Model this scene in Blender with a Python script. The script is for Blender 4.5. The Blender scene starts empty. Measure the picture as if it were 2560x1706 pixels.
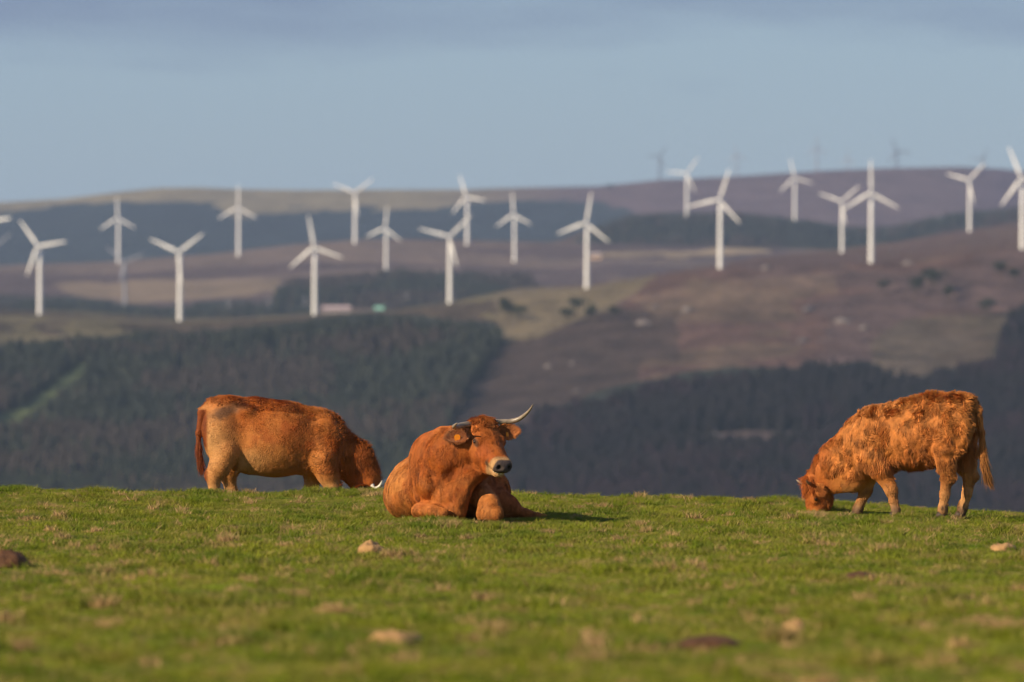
import bpy, math, random
import numpy as np
from mathutils import Vector, Matrix

random.seed(7)
RNG = np.random.default_rng(11)
SC = bpy.context.scene
COL = SC.collection
R = math.radians

# ------------------------------------------------------------------ camera
F = 14222.0            # focal length in photograph pixels (2560 wide)
CAMZ = 1.2
HY = 985.0             # photograph row of the eye level
cam_d = bpy.data.cameras.new('camera')
cam = bpy.data.objects.new('camera', cam_d)
COL.objects.link(cam)
cam.location = (0, 0, CAMZ)
cam.rotation_euler = (R(90), 0, 0)
cam_d.lens = 200.0
cam_d.sensor_width = 36.0
cam_d.shift_y = (HY - 853.0) / 2560.0
cam_d.clip_start = 0.5
cam_d.clip_end = 60000
cam_d.dof.use_dof = True
cam_d.dof.focus_distance = 55.5
cam_d.dof.aperture_fstop = 2.45
SC.camera = cam

# ------------------------------------------------------------------ sky and sun
SUN_AZ, SUN_EL = 55.0, 26.0        # degrees to the left of straight behind the camera, height
sd = Vector((-math.sin(R(SUN_AZ)) * math.cos(R(SUN_EL)), -math.cos(R(SUN_AZ)) * math.cos(R(SUN_EL)), math.sin(R(SUN_EL))))
world = bpy.data.worlds.new('World')
SC.world = world
world.use_nodes = True
wn, wl = world.node_tree.nodes, world.node_tree.links
wn.clear()
wout = wn.new('ShaderNodeOutputWorld')
wbg = wn.new('ShaderNodeBackground'); wbg.inputs['Strength'].default_value = 0.1
sky = wn.new('ShaderNodeTexSky'); sky.sky_type = 'NISHITA'; sky.sun_disc = False
sky.sun_elevation = R(SUN_EL); sky.sun_rotation = math.atan2(sd.x, sd.y)
sky.air_density = 1.0; sky.dust_density = 0.6; sky.ozone_density = 2.0
tc = wn.new('ShaderNodeTexCoord')
mp = wn.new('ShaderNodeMapping'); mp.inputs['Scale'].default_value = (9, 9, 48)
nz = wn.new('ShaderNodeTexNoise'); nz.inputs['Scale'].default_value = 1.0; nz.inputs['Detail'].default_value = 5; nz.inputs['Roughness'].default_value = 0.5
# the cloud sheet starts a little above the hills and gets denser upwards
sepd = wn.new('ShaderNodeSeparateXYZ')
ramp_h = wn.new('ShaderNodeMapRange'); ramp_h.inputs['From Min'].default_value = 0.048; ramp_h.inputs['From Max'].default_value = 0.075
ramp_h.inputs['To Min'].default_value = -0.38; ramp_h.inputs['To Max'].default_value = 0.22
addn = wn.new('ShaderNodeMath'); addn.operation = 'ADD'
cr = wn.new('ShaderNodeMapRange'); cr.inputs['From Min'].default_value = 0.36; cr.inputs['From Max'].default_value = 0.72
cr.inputs['To Min'].default_value = 0.0; cr.inputs['To Max'].default_value = 0.85
veil = wn.new('ShaderNodeMix'); veil.data_type = 'RGBA'; veil.inputs[0].default_value = 0.62
veil.inputs[7].default_value = (2.15, 3.15, 4.55, 1)
mixc = wn.new('ShaderNodeMix'); mixc.data_type = 'RGBA'
mixc.inputs[7].default_value = (1.3, 1.68, 2.95, 1)
wl.new(tc.outputs['Generated'], mp.inputs['Vector']); wl.new(mp.outputs['Vector'], nz.inputs['Vector'])
wl.new(tc.outputs['Generated'], sepd.inputs[0]); wl.new(sepd.outputs['Z'], ramp_h.inputs['Value'])
wl.new(nz.outputs['Fac'], addn.inputs[0]); wl.new(ramp_h.outputs['Result'], addn.inputs[1])
wl.new(addn.outputs[0], cr.inputs['Value'])
wl.new(sky.outputs['Color'], veil.inputs[6])
wl.new(veil.outputs[2], mixc.inputs[6]); wl.new(cr.outputs['Result'], mixc.inputs[0])
wl.new(mixc.outputs[2], wbg.inputs['Color']); wl.new(wbg.outputs[0], wout.inputs['Surface'])

sun_d = bpy.data.lights.new('sun', 'SUN'); sun_d.energy = 5.0; sun_d.angle = R(0.5); sun_d.color = (1.0, 0.83, 0.60)
sun = bpy.data.objects.new('sun', sun_d); COL.objects.link(sun)
sun.rotation_euler = sd.to_track_quat('Z', 'Y').to_euler()

SC.view_settings.view_transform = 'Standard'; SC.view_settings.look = 'None'
SC.view_settings.gamma = 1.0; SC.view_settings.exposure = 0.2
SC.cycles.use_denoising = True; SC.cycles.denoising_input_passes = 'RGB'; SC.cycles.filter_width = 1.15
SC.cycles.max_bounces = 6; SC.cycles.diffuse_bounces = 3; SC.cycles.volume_bounces = 1
SC.cycles.transparent_max_bounces = 8

# ------------------------------------------------------------------ helpers
def W(px, py, d):
    """photograph pixel + distance -> world point"""
    return np.array([(px - 1280.0) / F * d, d, CAMZ + (HY - py) / F * d])

def hash3(ix, iy, iz):
    h = (ix.astype(np.int64) * 374761393 + iy.astype(np.int64) * 668265263 + iz.astype(np.int64) * 2147483647 * 3) & 0xffffffff
    h = ((h ^ (h >> 13)) * 1274126177) & 0xffffffff
    h = ((h ^ (h >> 16)) * 2246822519) & 0xffffffff
    return ((h ^ (h >> 15)) & 0xffffff) / float(0xffffff)

def vnoise(p, s=1.0, seed=0):
    p = np.asarray(p, float) * s + seed * 17.31
    i = np.floor(p).astype(np.int64); f = p - i; f = f * f * (3 - 2 * f)
    out = 0
    for dx in (0, 1):
        for dy in (0, 1):
            for dz in (0, 1):
                w = (f[..., 0] if dx else 1 - f[..., 0]) * (f[..., 1] if dy else 1 - f[..., 1]) * (f[..., 2] if dz else 1 - f[..., 2])
                out = out + w * hash3(i[..., 0] + dx, i[..., 1] + dy, i[..., 2] + dz)
    return out

def fbm(p, s=1.0, seed=0, o=4):
    a, t, tot = 1.0, 0, 0
    for k in range(o):
        t = t + a * vnoise(p, s * 2 ** k, seed + k * 3); tot += a; a *= 0.5
    return t / tot

def sstep(a, b, x):
    t = np.clip((x - a) / (b - a), 0, 1)
    return t * t * (3 - 2 * t)

def mesh_obj(name, V, Fc, mats=None, parent=None, smooth=True, colors=None, link=True):
    me = bpy.data.meshes.new(name)
    V = np.asarray(V, np.float32)
    if isinstance(Fc, np.ndarray):
        n, k = Fc.shape
        me.vertices.add(len(V)); me.vertices.foreach_set('co', V.ravel())
        me.loops.add(n * k); me.loops.foreach_set('vertex_index', Fc.astype(np.int32).ravel())
        me.polygons.add(n)
        me.polygons.foreach_set('loop_start', np.arange(0, n * k, k, dtype=np.int32))
        me.update(calc_edges=True)
    else:
        me.from_pydata([tuple(v) for v in V], [], Fc); me.update()
    me.validate()
    if smooth:
        me.polygons.foreach_set('use_smooth', np.ones(len(me.polygons), bool))
    if colors is not None:
        a = me.color_attributes.new('tint', 'FLOAT_COLOR', 'POINT')
        c = np.ones((len(V), 4), np.float32); c[:, :3] = colors
        a.data.foreach_set('color', c.ravel())
    if mats is not None:
        me.materials.append(mats)
    o = bpy.data.objects.new(name, me)
    if link: COL.objects.link(o)
    if parent is not None: o.parent = parent
    return o

def tag(o, label=None, cat=None, group=None, kind=None):
    if label: o['label'] = label
    if cat: o['category'] = cat
    if group: o['group'] = group
    if kind: o['kind'] = kind
    return o

def principled(name, color=(.5, .5, .5), rough=.8, spec=.3, attr=None, noise=None, bump=None, transl=0.0, coords='Object'):
    m = bpy.data.materials.new(name); m.use_nodes = True
    n, l = m.node_tree.nodes, m.node_tree.links
    b = n['Principled BSDF']; b.inputs['Roughness'].default_value = rough
    b.inputs['Specular IOR Level'].default_value = spec
    b.inputs['Base Color'].default_value = (*color, 1)
    src = None
    if attr:
        a = n.new('ShaderNodeAttribute'); a.attribute_name = attr; src = a.outputs['Color']
    t = n.new('ShaderNodeTexCoord')
    if noise:
        sc, lo, hi = noise
        nt = n.new('ShaderNodeTexNoise'); nt.inputs['Scale'].default_value = sc; nt.inputs['Detail'].default_value = 6
        l.new(t.outputs[coords], nt.inputs['Vector'])
        mr = n.new('ShaderNodeMapRange'); mr.inputs['From Min'].default_value = .3; mr.inputs['From Max'].default_value = .7
        mr.inputs['To Min'].default_value = lo; mr.inputs['To Max'].default_value = hi
        l.new(nt.outputs['Fac'], mr.inputs['Value'])
        mx = n.new('ShaderNodeVectorMath'); mx.operation = 'SCALE'
        if src: l.new(src, mx.inputs[0])
        else: mx.inputs[0].default_value = color
        l.new(mr.outputs['Result'], mx.inputs['Scale']); src = mx.outputs[0]
    if src: l.new(src, b.inputs['Base Color'])
    if bump:
        sc, dist = bump
        nb = n.new('ShaderNodeTexNoise'); nb.inputs['Scale'].default_value = sc; nb.inputs['Detail'].default_value = 5
        l.new(t.outputs[coords], nb.inputs['Vector'])
        bp = n.new('ShaderNodeBump'); bp.inputs['Distance'].default_value = dist
        l.new(nb.outputs['Fac'], bp.inputs['Height']); l.new(bp.outputs['Normal'], b.inputs['Normal'])
    if transl > 0:
        tr = n.new('ShaderNodeBsdfTranslucent'); ms = n.new('ShaderNodeMixShader'); ms.inputs[0].default_value = transl
        if src: l.new(src, tr.inputs['Color'])
        else: tr.inputs['Color'].default_value = (*color, 1)
        out = n['Material Output']
        l.new(b.outputs[0], ms.inputs[1]); l.new(tr.outputs[0], ms.inputs[2]); l.new(ms.outputs[0], out.inputs['Surface'])
    return m

def inpoly(x, y, poly):
    c = np.zeros(np.shape(x), bool)
    n = len(poly)
    for i in range(n):
        x1, y1 = poly[i]; x2, y2 = poly[(i + 1) % n]
        cond = ((y1 > y) != (y2 > y))
        with np.errstate(divide='ignore', invalid='ignore'):
            xi = (x2 - x1) * (y - y1) / (y2 - y1 + 1e-12) + x1
        c ^= cond & (x < xi)
    return c

def tube(path, radii, n=12, squash=1.0, cap=True):
    """swept tube -> V, quad list; squash flattens across the first normal"""
    path = [Vector(p) for p in path]; V = []; Fc = []
    up = None
    for i, p in enumerate(path):
        t = (path[min(i + 1, len(path) - 1)] - path[max(i - 1, 0)]).normalized()
        if up is None:
            up = t.orthogonal().normalized()
        up = (up - t * up.dot(t)).normalized(); s = t.cross(up)
        for k in range(n):
            a = 2 * math.pi * k / n
            V.append(p + (up * math.cos(a) * squash + s * math.sin(a)) * radii[i])
    for i in range(len(path) - 1):
        for k in range(n):
            Fc.append((i * n + k, i * n + (k + 1) % n, (i + 1) * n + (k + 1) % n, (i + 1) * n + k))
    if cap:
        Fc.append(tuple(reversed(range(n)))); Fc.append(tuple(range((len(path) - 1) * n, len(path) * n)))
    return V, Fc

# ------------------------------------------------------------------ pasture
CP_X = np.array([-500, 0, 500, 900, 1340, 1800, 2000, 2300, 2560, 3100.])
CP_Y = np.array([1216, 1222, 1228, 1228, 1233, 1244, 1252, 1268, 1281, 1310.])
YC = 61.0
def ground_z(x, y):
    x = np.asarray(x, float); y = np.asarray(y, float)
    px = 1280 + x / YC * F
    zc = CAMZ - (np.interp(px, CP_X, CP_Y) - HY) / F * YC - 0.035
    z0 = -0.02 + np.where(x > 3, -0.035 * (x - 3), 0.0) + np.where(x < -3, 0.01 * (-3 - x), 0)
    z = z0 + sstep(54, YC + 1.5, y) * (zc - z0)
    dy = np.clip(y - YC, 0, None)
    drop = np.where(dy < 20, 0.0171 * dy + 0.021 * dy ** 2, 0.342 + 8.4 + (dy - 20) * 0.30)
    z = np.where(y > YC, zc - drop, z)
    z = np.maximum(z, -57.0)
    P = np.stack([x, y, np.zeros_like(x)], -1)
    amp = sstep(200, 90, y)
    z = z + amp * ((fbm(P, 0.45, 3, 3) - .5) * 0.10 * sstep(60, 45, y) + (fbm(P, 1.3, 7, 2) - .5) * 0.07 + (fbm(P, 3.2, 5, 3) - .5) * 0.075)
    return z

def gz(x, y): return float(ground_z(np.array([x]), np.array([y]))[0])

ys = np.concatenate([np.linspace(-3, 20, 40), np.linspace(20.1, 66, 760), np.linspace(66.2, 90, 60), np.linspace(92, 320, 40), np.linspace(340, 2900, 40)])
us = np.linspace(-1, 1, 340)
Yg, Ug = np.meshgrid(ys, us, indexing='ij')
Xg = Ug * (3.5 + Yg * 0.13 + np.clip(Yg - 70, 0, None) * 0.25 + 2)
Zg = ground_z(Xg, Yg)
V = np.stack([Xg, Yg, Zg], -1).reshape(-1, 3)
nu_ = len(us); a = (np.arange(len(ys) - 1)[:, None] * nu_ + np.arange(nu_ - 1)[None]).ravel()
Fc = np.stack([a, a + 1, a + nu_ + 1, a + nu_], -1)

def grass_color_nodes(n, l, scale_mul=1.0):
    """shared turf colouring in world position: fresh green, olive, straw"""
    g = n.new('ShaderNodeNewGeometry')
    def noise(sc, det=4, off=(0, 0, 0)):
        mpn = n.new('ShaderNodeMapping'); mpn.inputs['Location'].default_value = off
        l.new(g.outputs['Position'], mpn.inputs['Vector'])
        t = n.new('ShaderNodeTexNoise'); t.inputs['Scale'].default_value = sc; t.inputs['Detail'].default_value = det
        l.new(mpn.outputs[0], t.inputs['Vector']); return t.outputs['Fac']
    def rng(v, a, b, lo=0., hi=1.):
        r_ = n.new('ShaderNodeMapRange'); r_.inputs['From Min'].default_value = a; r_.inputs['From Max'].default_value = b
        r_.inputs['To Min'].default_value = lo; r_.inputs['To Max'].default_value = hi
        l.new(v, r_.inputs['Value']); return r_.outputs['Result']
    def mix(f, c1, c2):
        m = n.new('ShaderNodeMix'); m.data_type = 'RGBA'
        l.new(f, m.inputs[0])
        for k, c in ((6, c1), (7, c2)):
            if isinstance(c, tuple): m.inputs[k].default_value = (*c, 1)
            else: l.new(c, m.inputs[k])
        return m.outputs[2]
    base = mix(rng(noise(0.8), .35, .65), GREEN_A, GREEN_B)
    base = mix(rng(noise(3.1, 3, (9, 3, 1)), .45, .68), base, GREEN_C)
    straw_a = rng(noise(2.3, 5, (4, 7, 2)), .60, .70, 0, .5); straw_b = rng(noise(9.0, 4, (1, 2, 6)), .60, .66, 0, .85)
    mxs = n.new('ShaderNodeMath'); mxs.operation = 'MAXIMUM'; l.new(straw_a, mxs.inputs[0]); l.new(straw_b, mxs.inputs[1]); straw = mxs.outputs[0]
    return base, straw, mix, rng, noise

GREEN_A = (0.235, 0.262, 0.012)
GREEN_B = (0.115, 0.178, 0.008)
GREEN_C = (0.26, 0.25, 0.030)
STRAW = (0.52, 0.33, 0.16)

mg = bpy.data.materials.new('turf_soil'); mg.use_nodes = True
n, l = mg.node_tree.nodes, mg.node_tree.links
base, straw, mix, rng_, noise_ = grass_color_nodes(n, l)
cc = mix(straw, base, (0.26, 0.17, 0.08))
cc = mix(rng_(noise_(14, 4), .5, .75, 0, .5), cc, (0.07, 0.055, 0.02))
b = n['Principled BSDF']; b.inputs['Roughness'].default_value = .95; b.inputs['Specular IOR Level'].default_value = .1
l.new(cc, b.inputs['Base Color'])
bp = n.new('ShaderNodeBump'); bp.inputs['Distance'].default_value = .03; l.new(noise_(30, 5), bp.inputs['Height']); l.new(bp.outputs[0], b.inputs['Normal'])
ground = mesh_obj('ground', V, Fc, mg); tag(ground, kind='structure', label='short grazed green pasture with straw coloured patches')

# grass: tufts instanced on points over the part of the pasture the lens sees
mgr = bpy.data.materials.new('grass_blades'); mgr.use_nodes = True
n, l = mgr.node_tree.nodes, mgr.node_tree.links
base, straw, mix, rng_, noise_ = grass_color_nodes(n, l)
oi = n.new('ShaderNodeObjectInfo')
at = n.new('ShaderNodeAttribute'); at.attribute_name = 'tint'
sx = n.new('ShaderNodeSeparateColor'); l.new(at.outputs['Color'], sx.inputs[0])
cc = mix(straw, base, STRAW)
atd = n.new('ShaderNodeAttribute'); atd.attribute_type = 'INSTANCER'; atd.attribute_name = 'dry'
cc = mix(rng_(atd.outputs['Fac'], 0, 1, 0, .9), cc, STRAW)
# some blades in every tuft are dead and pale
cc = mix(rng_(sx.outputs['Red'], .86, .9, 0, .8), cc, (0.36, 0.27, 0.12))
hv = n.new('ShaderNodeHueSaturation'); l.new(cc, hv.inputs['Color'])
l.new(rng_(oi.outputs['Random'], 0, 1, .72, 1.3), hv.inputs['Value'])
b = n['Principled BSDF']; b.inputs['Roughness'].default_value = .55; b.inputs['Specular IOR Level'].default_value = .25
l.new(hv.outputs[0], b.inputs['Base Color'])
tr = n.new('ShaderNodeBsdfTranslucent'); l.new(hv.outputs[0], tr.inputs['Color'])
ms = n.new('ShaderNodeMixShader'); ms.inputs[0].default_value = .3
l.new(b.outputs[0], ms.inputs[1]); l.new(tr.outputs[0], ms.inputs[2]); l.new(ms.outputs[0], n['Material Output'].inputs['Surface'])

tufts = bpy.data.collections.new('grass_tuft_kinds')
def make_tuft(seed, nb, rad, hmin, hmax):
    rg = np.random.default_rng(seed); V = []; Fq = []; C = []
    for i in range(nb):
        a = rg.uniform(0, 6.283); r = rad * math.sqrt(rg.uniform()); h = rg.uniform(hmin, hmax)
        lean = rg.uniform(.1, .9) * h; la = rg.uniform(0, 6.283); w = rg.uniform(.0016, .0032)
        wa = rg.uniform(0, 3.1416); wx, wy = math.cos(wa) * w, math.sin(wa) * w
        x, y = r * math.cos(a), r * math.sin(a); c = rg.uniform()
        b0 = len(V)
        for t, ww in ((0, 1), (.55, .85), (1, .1)):
            cx = x + math.cos(la) * lean * t * t; cy = y + math.sin(la) * lean * t * t; cz = h * (t - .15 * t * t) - .006
            V += [(cx - wx * ww, cy - wy * ww, cz), (cx + wx * ww, cy + wy * ww, cz)]; C += [(c, c, c)] * 2
        Fq += [(b0, b0 + 1, b0 + 3, b0 + 2), (b0 + 2, b0 + 3, b0 + 5, b0 + 4)]
    o = mesh_obj('grass_tuft', V, Fq, mgr, colors=C, link=False, smooth=False)
    tufts.objects.link(o)
for k in range(5): make_tuft(k, 36, .075, .013, .044)
make_tuft(8, 26, .05, .038, .080)

def grass_points():
    N = 380000
    y = RNG.uniform(20.5, 67.0, N * 2)
    hw = y * 0.092 + 2.0
    keep = RNG.uniform(0, 67 * .092 + 2.0, N * 2) < hw
    y = y[keep][:N]; x = RNG.uniform(-1, 1, len(y)) * (y * 0.092 + 2.0)
    # thinner far to the front where everything is out of focus
    P = np.stack([x, y, np.zeros_like(x)], -1)
    d = fbm(P, 1.4, 21, 3)
    k2 = (RNG.uniform(0, 1, len(y)) < np.clip(.35 + 1.6 * (d - .3), .25, 1)) & (RNG.uniform(0, 1, len(y)) < np.interp(y, [20, 40, 50, 62, 66], [.45, .6, 1, 1, .7]))
    x, y, d = x[k2], y[k2], d[k2]
    return x, y, d
gx, gy, gd = grass_points()
gzv = ground_z(gx, gy)
tall = fbm(np.stack([gx, gy, gx * 0], -1), 2.6, 31, 3)
NC = 1100
cyy = RNG.uniform(21, 64, NC); cxx = RNG.uniform(-1, 1, NC) * (cyy * .092 + 1.2); crr = RNG.uniform(.018, .07, NC) * np.where(RNG.uniform(0, 1, NC) < .12, 1.8, 1)
dry = np.zeros(len(gx), np.float32); yo = np.argsort(gy); gys = gy[yo]
for cx0, cy0, r0 in zip(cxx, cyy, crr):
    i0, i1 = np.searchsorted(gys, [cy0 - r0 * 1.3, cy0 + r0 * 1.3]); ii = yo[i0:i1]
    q = np.hypot((gx[ii] - cx0), (gy[ii] - cy0) / 1.2) / r0
    dry[ii] = np.maximum(dry[ii], sstep(1.15, .6, q + RNG.uniform(-.25, .25, len(ii))))
kind = np.where((RNG.uniform(0, 1, len(gx)) < .10 + 0.5 * (tall > .62)), 5, RNG.integers(0, 5, len(gx)))
kind = np.where((dry > .4) & (RNG.uniform(0, 1, len(gx)) < .7), 5, kind)
gscale = np.clip(.6 + 2.2 * (tall - .4), .45, 1.5) * RNG.uniform(.8, 1.2, len(gx)) * (1 + .25 * dry)
gm = bpy.data.meshes.new('grass'); gm.vertices.add(len(gx)); gm.vertices.foreach_set('co', np.stack([gx, gy, gzv], -1).astype(np.float32).ravel())
for nm, ty, arr in (('kind_index', 'INT', kind.astype(np.int32)), ('size', 'FLOAT', gscale.astype(np.float32)), ('dry', 'FLOAT', dry), ('spin', 'FLOAT', RNG.uniform(0, 6.283, len(gx)).astype(np.float32))):
    at_ = gm.attributes.new(nm, ty, 'POINT'); at_.data.foreach_set('value', arr)
grass = bpy.data.objects.new('grass', gm); COL.objects.link(grass)
tag(grass, 'short grazed green grass with straw coloured tufts covering the pasture', 'grass', kind='stuff')
ng = bpy.data.node_groups.new('scatter_tufts', 'GeometryNodeTree')
ng.interface.new_socket('Geometry', in_out='INPUT', socket_type='NodeSocketGeometry')
ng.interface.new_socket('Geometry', in_out='OUTPUT', socket_type='NodeSocketGeometry')
gi = ng.nodes.new('NodeGroupInput'); go = ng.nodes.new('NodeGroupOutput')
iop = ng.nodes.new('GeometryNodeInstanceOnPoints'); ci = ng.nodes.new('GeometryNodeCollectionInfo')
ci.inputs['Collection'].default_value = tufts; ci.inputs['Separate Children'].default_value = True; ci.inputs['Reset Children'].default_value = True
def named(nm, ty):
    q = ng.nodes.new('GeometryNodeInputNamedAttribute'); q.data_type = ty; q.inputs['Name'].default_value = nm; return q.outputs['Attribute']
cx_ = ng.nodes.new('ShaderNodeCombineXYZ')
ng.links.new(named('spin', 'FLOAT'), cx_.inputs['Z'])
ng.links.new(gi.outputs[0], iop.inputs['Points']); ng.links.new(ci.outputs[0], iop.inputs['Instance'])
iop.inputs['Pick Instance'].default_value = True
ng.links.new(named('kind_index', 'INT'), iop.inputs['Instance Index'])
ng.links.new(cx_.outputs[0], iop.inputs['Rotation']); ng.links.new(named('size', 'FLOAT'), iop.inputs['Scale'])
ng.links.new(iop.outputs[0], go.inputs[0])
md = grass.modifiers.new('scatter', 'NODES'); md.node_group = ng

# lumps on the pasture
m_dry = principled('dry_clod', (.46, .27, .12), .95, .1, noise=(9, .7, 1.2), bump=(25, .02))
m_dung = principled('dung', (.105, .048, .020), .8, .3, noise=(12, .6, 1.5), bump=(30, .02))
def clod(name, px, py, w, h, mat, label, cat, seed):
    # find where this sight line meets the turf
    y = 24.0
    while y < 60 and CAMZ - (py - HY) / F * y > gz((px - 1280) / F * y, y): y += .05
    x = (px - 1280) / F * y
    nU, nV = 22, 9; V = []; Fq = []
    for j in range(nV):
        ph = j / (nV - 1) * math.pi / 2
        for i in range(nU):
            th = 2 * math.pi * i / nU
            V.append((math.cos(th) * math.cos(ph) * w, math.sin(th) * math.cos(ph) * w * 1.3, math.sin(ph) ** .8 * h))
    V = np.array(V); rr = .65 + .7 * fbm(V / w, 1.6, seed, 4)
    V[:, :2] *= rr[:, None]; V[:, 2] = V[:, 2] * (.5 + fbm(V / w, 2.4, seed + 5, 3)) - .015
    for j in range(nV - 1):
        for i in range(nU):
            Fq.append((j * nU + i, j * nU + (i + 1) % nU, (j + 1) * nU + (i + 1) % nU, (j + 1) * nU + i))
    o = mesh_obj(name, V, Fq, mat); o.location = (x, y, gz(x, y) + .01)
    tag(o, label, cat); return o
clod('dry_clod', 926, 1386, .095, .10, m_dry, 'small pale dry clod standing in the grass below the lying cow', 'clod', 1)
clod('dry_clod', 985, 1616, .15, .075, m_dry, 'wide pale tan clod in the blurred grass near the bottom centre', 'clod', 2)
clod('dry_clod', 2508, 1376, .10, .06, m_dry, 'pale dry clod in the grass near the right edge', 'clod', 3)
clod('dry_clod', 1985, 1586, .06, .07, m_dry, 'small pale clod in the grass right of the wide dark dung pat', 'clod', 6)
clod('dung_pat', 1772, 1616, .165, .045, m_dung, 'wide dark dung pat in the blurred grass at the bottom right', 'dung', 4)
clod('dung_pat', 25, 1416, .15, .10, m_dung, 'dark brown earthy dung heap in the grass at the left edge', 'dung', 5)
clod('dung_pat', 2150, 1450, .13, .05, m_dung, 'thin dark dung pat in the grass below the shaggy grazing heifer', 'dung', 7)

# ------------------------------------------------------------------ the hills
class Layer:
    def __init__(s, crest, dcrest, bottom, dbot, knee=None, relief=5.0, wl=.006, seed=0):
        s.crest, s.dcrest, s.bottom, s.dbot, s.knee, s.relief, s.wl, s.seed = crest, dcrest, bottom, dbot, knee, relief, wl, seed
    def cy(s, px): return np.interp(px, [c[0] for c in s.crest], [c[1] for c in s.crest])
    def dist(s, px, py):
        cy = s.cy(px); dc = np.interp(px, [c[0] for c in s.dcrest], [c[1] for c in s.dcrest])
        if s.knee:
            ky = np.interp(px, [c[0] for c in s.knee[0]], [c[1] for c in s.knee[0]]); kd = s.knee[1]
            ky = np.maximum(ky, cy + 6)
            lo = s.dbot + (kd - s.dbot) * np.clip((s.bottom - py) / (s.bottom - ky), 0, 1)
            hi = kd + (dc - kd) * np.clip((ky - py) / (ky - cy), 0, 1)
            return np.where(py > ky, lo, hi)
        return s.dbot + (dc - s.dbot) * np.clip((s.bottom - py) / (s.bottom - cy), 0, 1)
    def at(s, px, py):
        px = np.asarray(px, float); py = np.asarray(py, float)
        d = s.dist(px, py)
        x = (px - 1280) / F * d; z = CAMZ + (HY - py) / F * d
        P = np.stack([x, d, np.zeros_like(x)], -1)
        fade = sstep(0, 60, py - s.cy(px)) * .85 + .15
        z = z + (fbm(P, s.wl, s.seed, 4) - .5) * 2 * s.relief * fade
        return np.stack([x, d, z], -1)
    def build(s, name, cover, mat, nu=420, nv=140, label=None):
        px = np.linspace(-560, 3120, nu); t = np.linspace(0, 1, nv)
        PX, T = np.meshgrid(px, t, indexing='xy')
        PY = s.bottom + (s.cy(PX) - s.bottom) * T
        P = s.at(PX, PY)
        wob = (fbm(P, .02, 77, 3) - .5) * 46
        col = cover(PX + wob, PY + (fbm(P, .025, 99, 3) - .5) * 26, P)
        back = []
        for dy, dz in ((250, -14), (700, -60), (1500, -150)):
            q = P[-1].copy(); q[:, 0] *= (q[:, 1] + dy) / q[:, 1]; q[:, 1] += dy; q[:, 2] += dz; back.append(q)
        V = np.concatenate([P, np.stack(back)], 0); col = np.concatenate([col, np.repeat(col[-1:], 3, 0)], 0)
        nr = V.shape[0]; a = (np.arange(nr - 1)[:, None] * nu + np.arange(nu - 1)[None]).ravel()
        Fq = np.stack([a, a + 1, a + nu + 1, a + nu], -1)
        o = mesh_obj(name, V.reshape(-1, 3), Fq, mat, colors=col.reshape(-1, 3))
        tag(o, kind='structure', label=label); return o

m_hill = principled('moorland', (1, 1, 1), .95, .1, attr='tint', noise=(.035, .62, 1.4), bump=(.06, 5.0))
m_far = principled('far_moorland', (1, 1, 1), .95, .1, attr='tint', noise=(.012, .8, 1.2), bump=(.02, 8.0))

OLIVE = np.array([.140, .115, .062]); HEATH = np.array([.104, .060, .048]); BROWN = np.array([.056, .038, .030])
TAN = np.array([.33, .25, .15]); WOODF = np.array([.030, .034, .026]); PURP = np.array([.098, .068, .064]); GRN = np.array([.125, .150, .060])

POLY_F = [(-600, 872), (0, 860), (218, 838), (468, 827), (609, 812), (762, 800), (936, 783), (1088, 794), (1229, 805), (1262, 827), (1218, 881), (1131, 1023), (1131, 1320), (-600, 1320)]
POLY_G = [(1343, 1029), (1481, 990), (1602, 962), (1713, 940), (1846, 924), (1978, 921), (2089, 907), (2188, 904), (2232, 935), (2299, 946), (2337, 929), (2480, 895), (2530, 780), (2600, 740), (3200, 740), (3200, 1320), (1190, 1320), (1250, 1120)]
POLY_TANF = [(1235, 738), (1300, 722), (1467, 716), (1640, 688), (1600, 725), (1540, 762), (1450, 800), (1340, 850), (1270, 860), (1235, 800)]
POLY_OL = [(2170, 860), (2260, 800), (2560, 770), (2560, 900), (2340, 945), (2200, 930)]
POLY_OL2 = [(1560, 745), (1800, 700), (2050, 680), (2100, 730), (1800, 760), (1640, 790)]
CLP = np.array([[-80, 1105], [60, 1040], [120, 1000], [170, 955], [215, 938]])
def strip(x, y, up, dn):
    c = np.interp(x, CLP[:, 0], CLP[:, 1]); return (x < 218) & (y > c - up) & (y < c + dn)

def blend(c, m, col, k=1.0):
    m = m.astype(float)[..., None] * k
    return c * (1 - m) + col * m

def cover1(px, py, P):
    c = np.broadcast_to(HEATH, P.shape).copy()
    nz1 = fbm(P, .010, 41, 4)
    c = blend(c, nz1 > .56, PURP, .6)
    c = blend(c, nz1 < .42, OLIVE, .30)
    c = blend(c, px < 1250, OLIVE)
    c = blend(c, (px < 1250) & (nz1 > .55), BROWN, .8)
    c = blend(c, (px > 1040) & (px < 1600) & (py > 870), BROWN, 1.0)
    c = blend(c, (px >= 1250) & (px < 1700) & (py > 770) & (py <= 900), BROWN, .9)
    c = blend(c, inpoly(px, py, POLY_TANF), np.array([.155, .120, .070]))
    c = blend(c, inpoly(px, py, POLY_OL), np.array([.085, .072, .044]), .6)
    c = blend(c, inpoly(px, py, POLY_OL2), np.array([.16, .11, .075]), .6)
    c = blend(c, inpoly(px, py, POLY_F), WOODF)
    c = blend(c, inpoly(px, py, POLY_G), WOODF)
    c = blend(c, strip(px, py, 26, 14), GRN)
    c = blend(c, (px > 1700) & (px < 2060) & (np.abs(py - 1092 + (px - 1780) * .03) < 11), PURP, .9)
    return c

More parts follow.
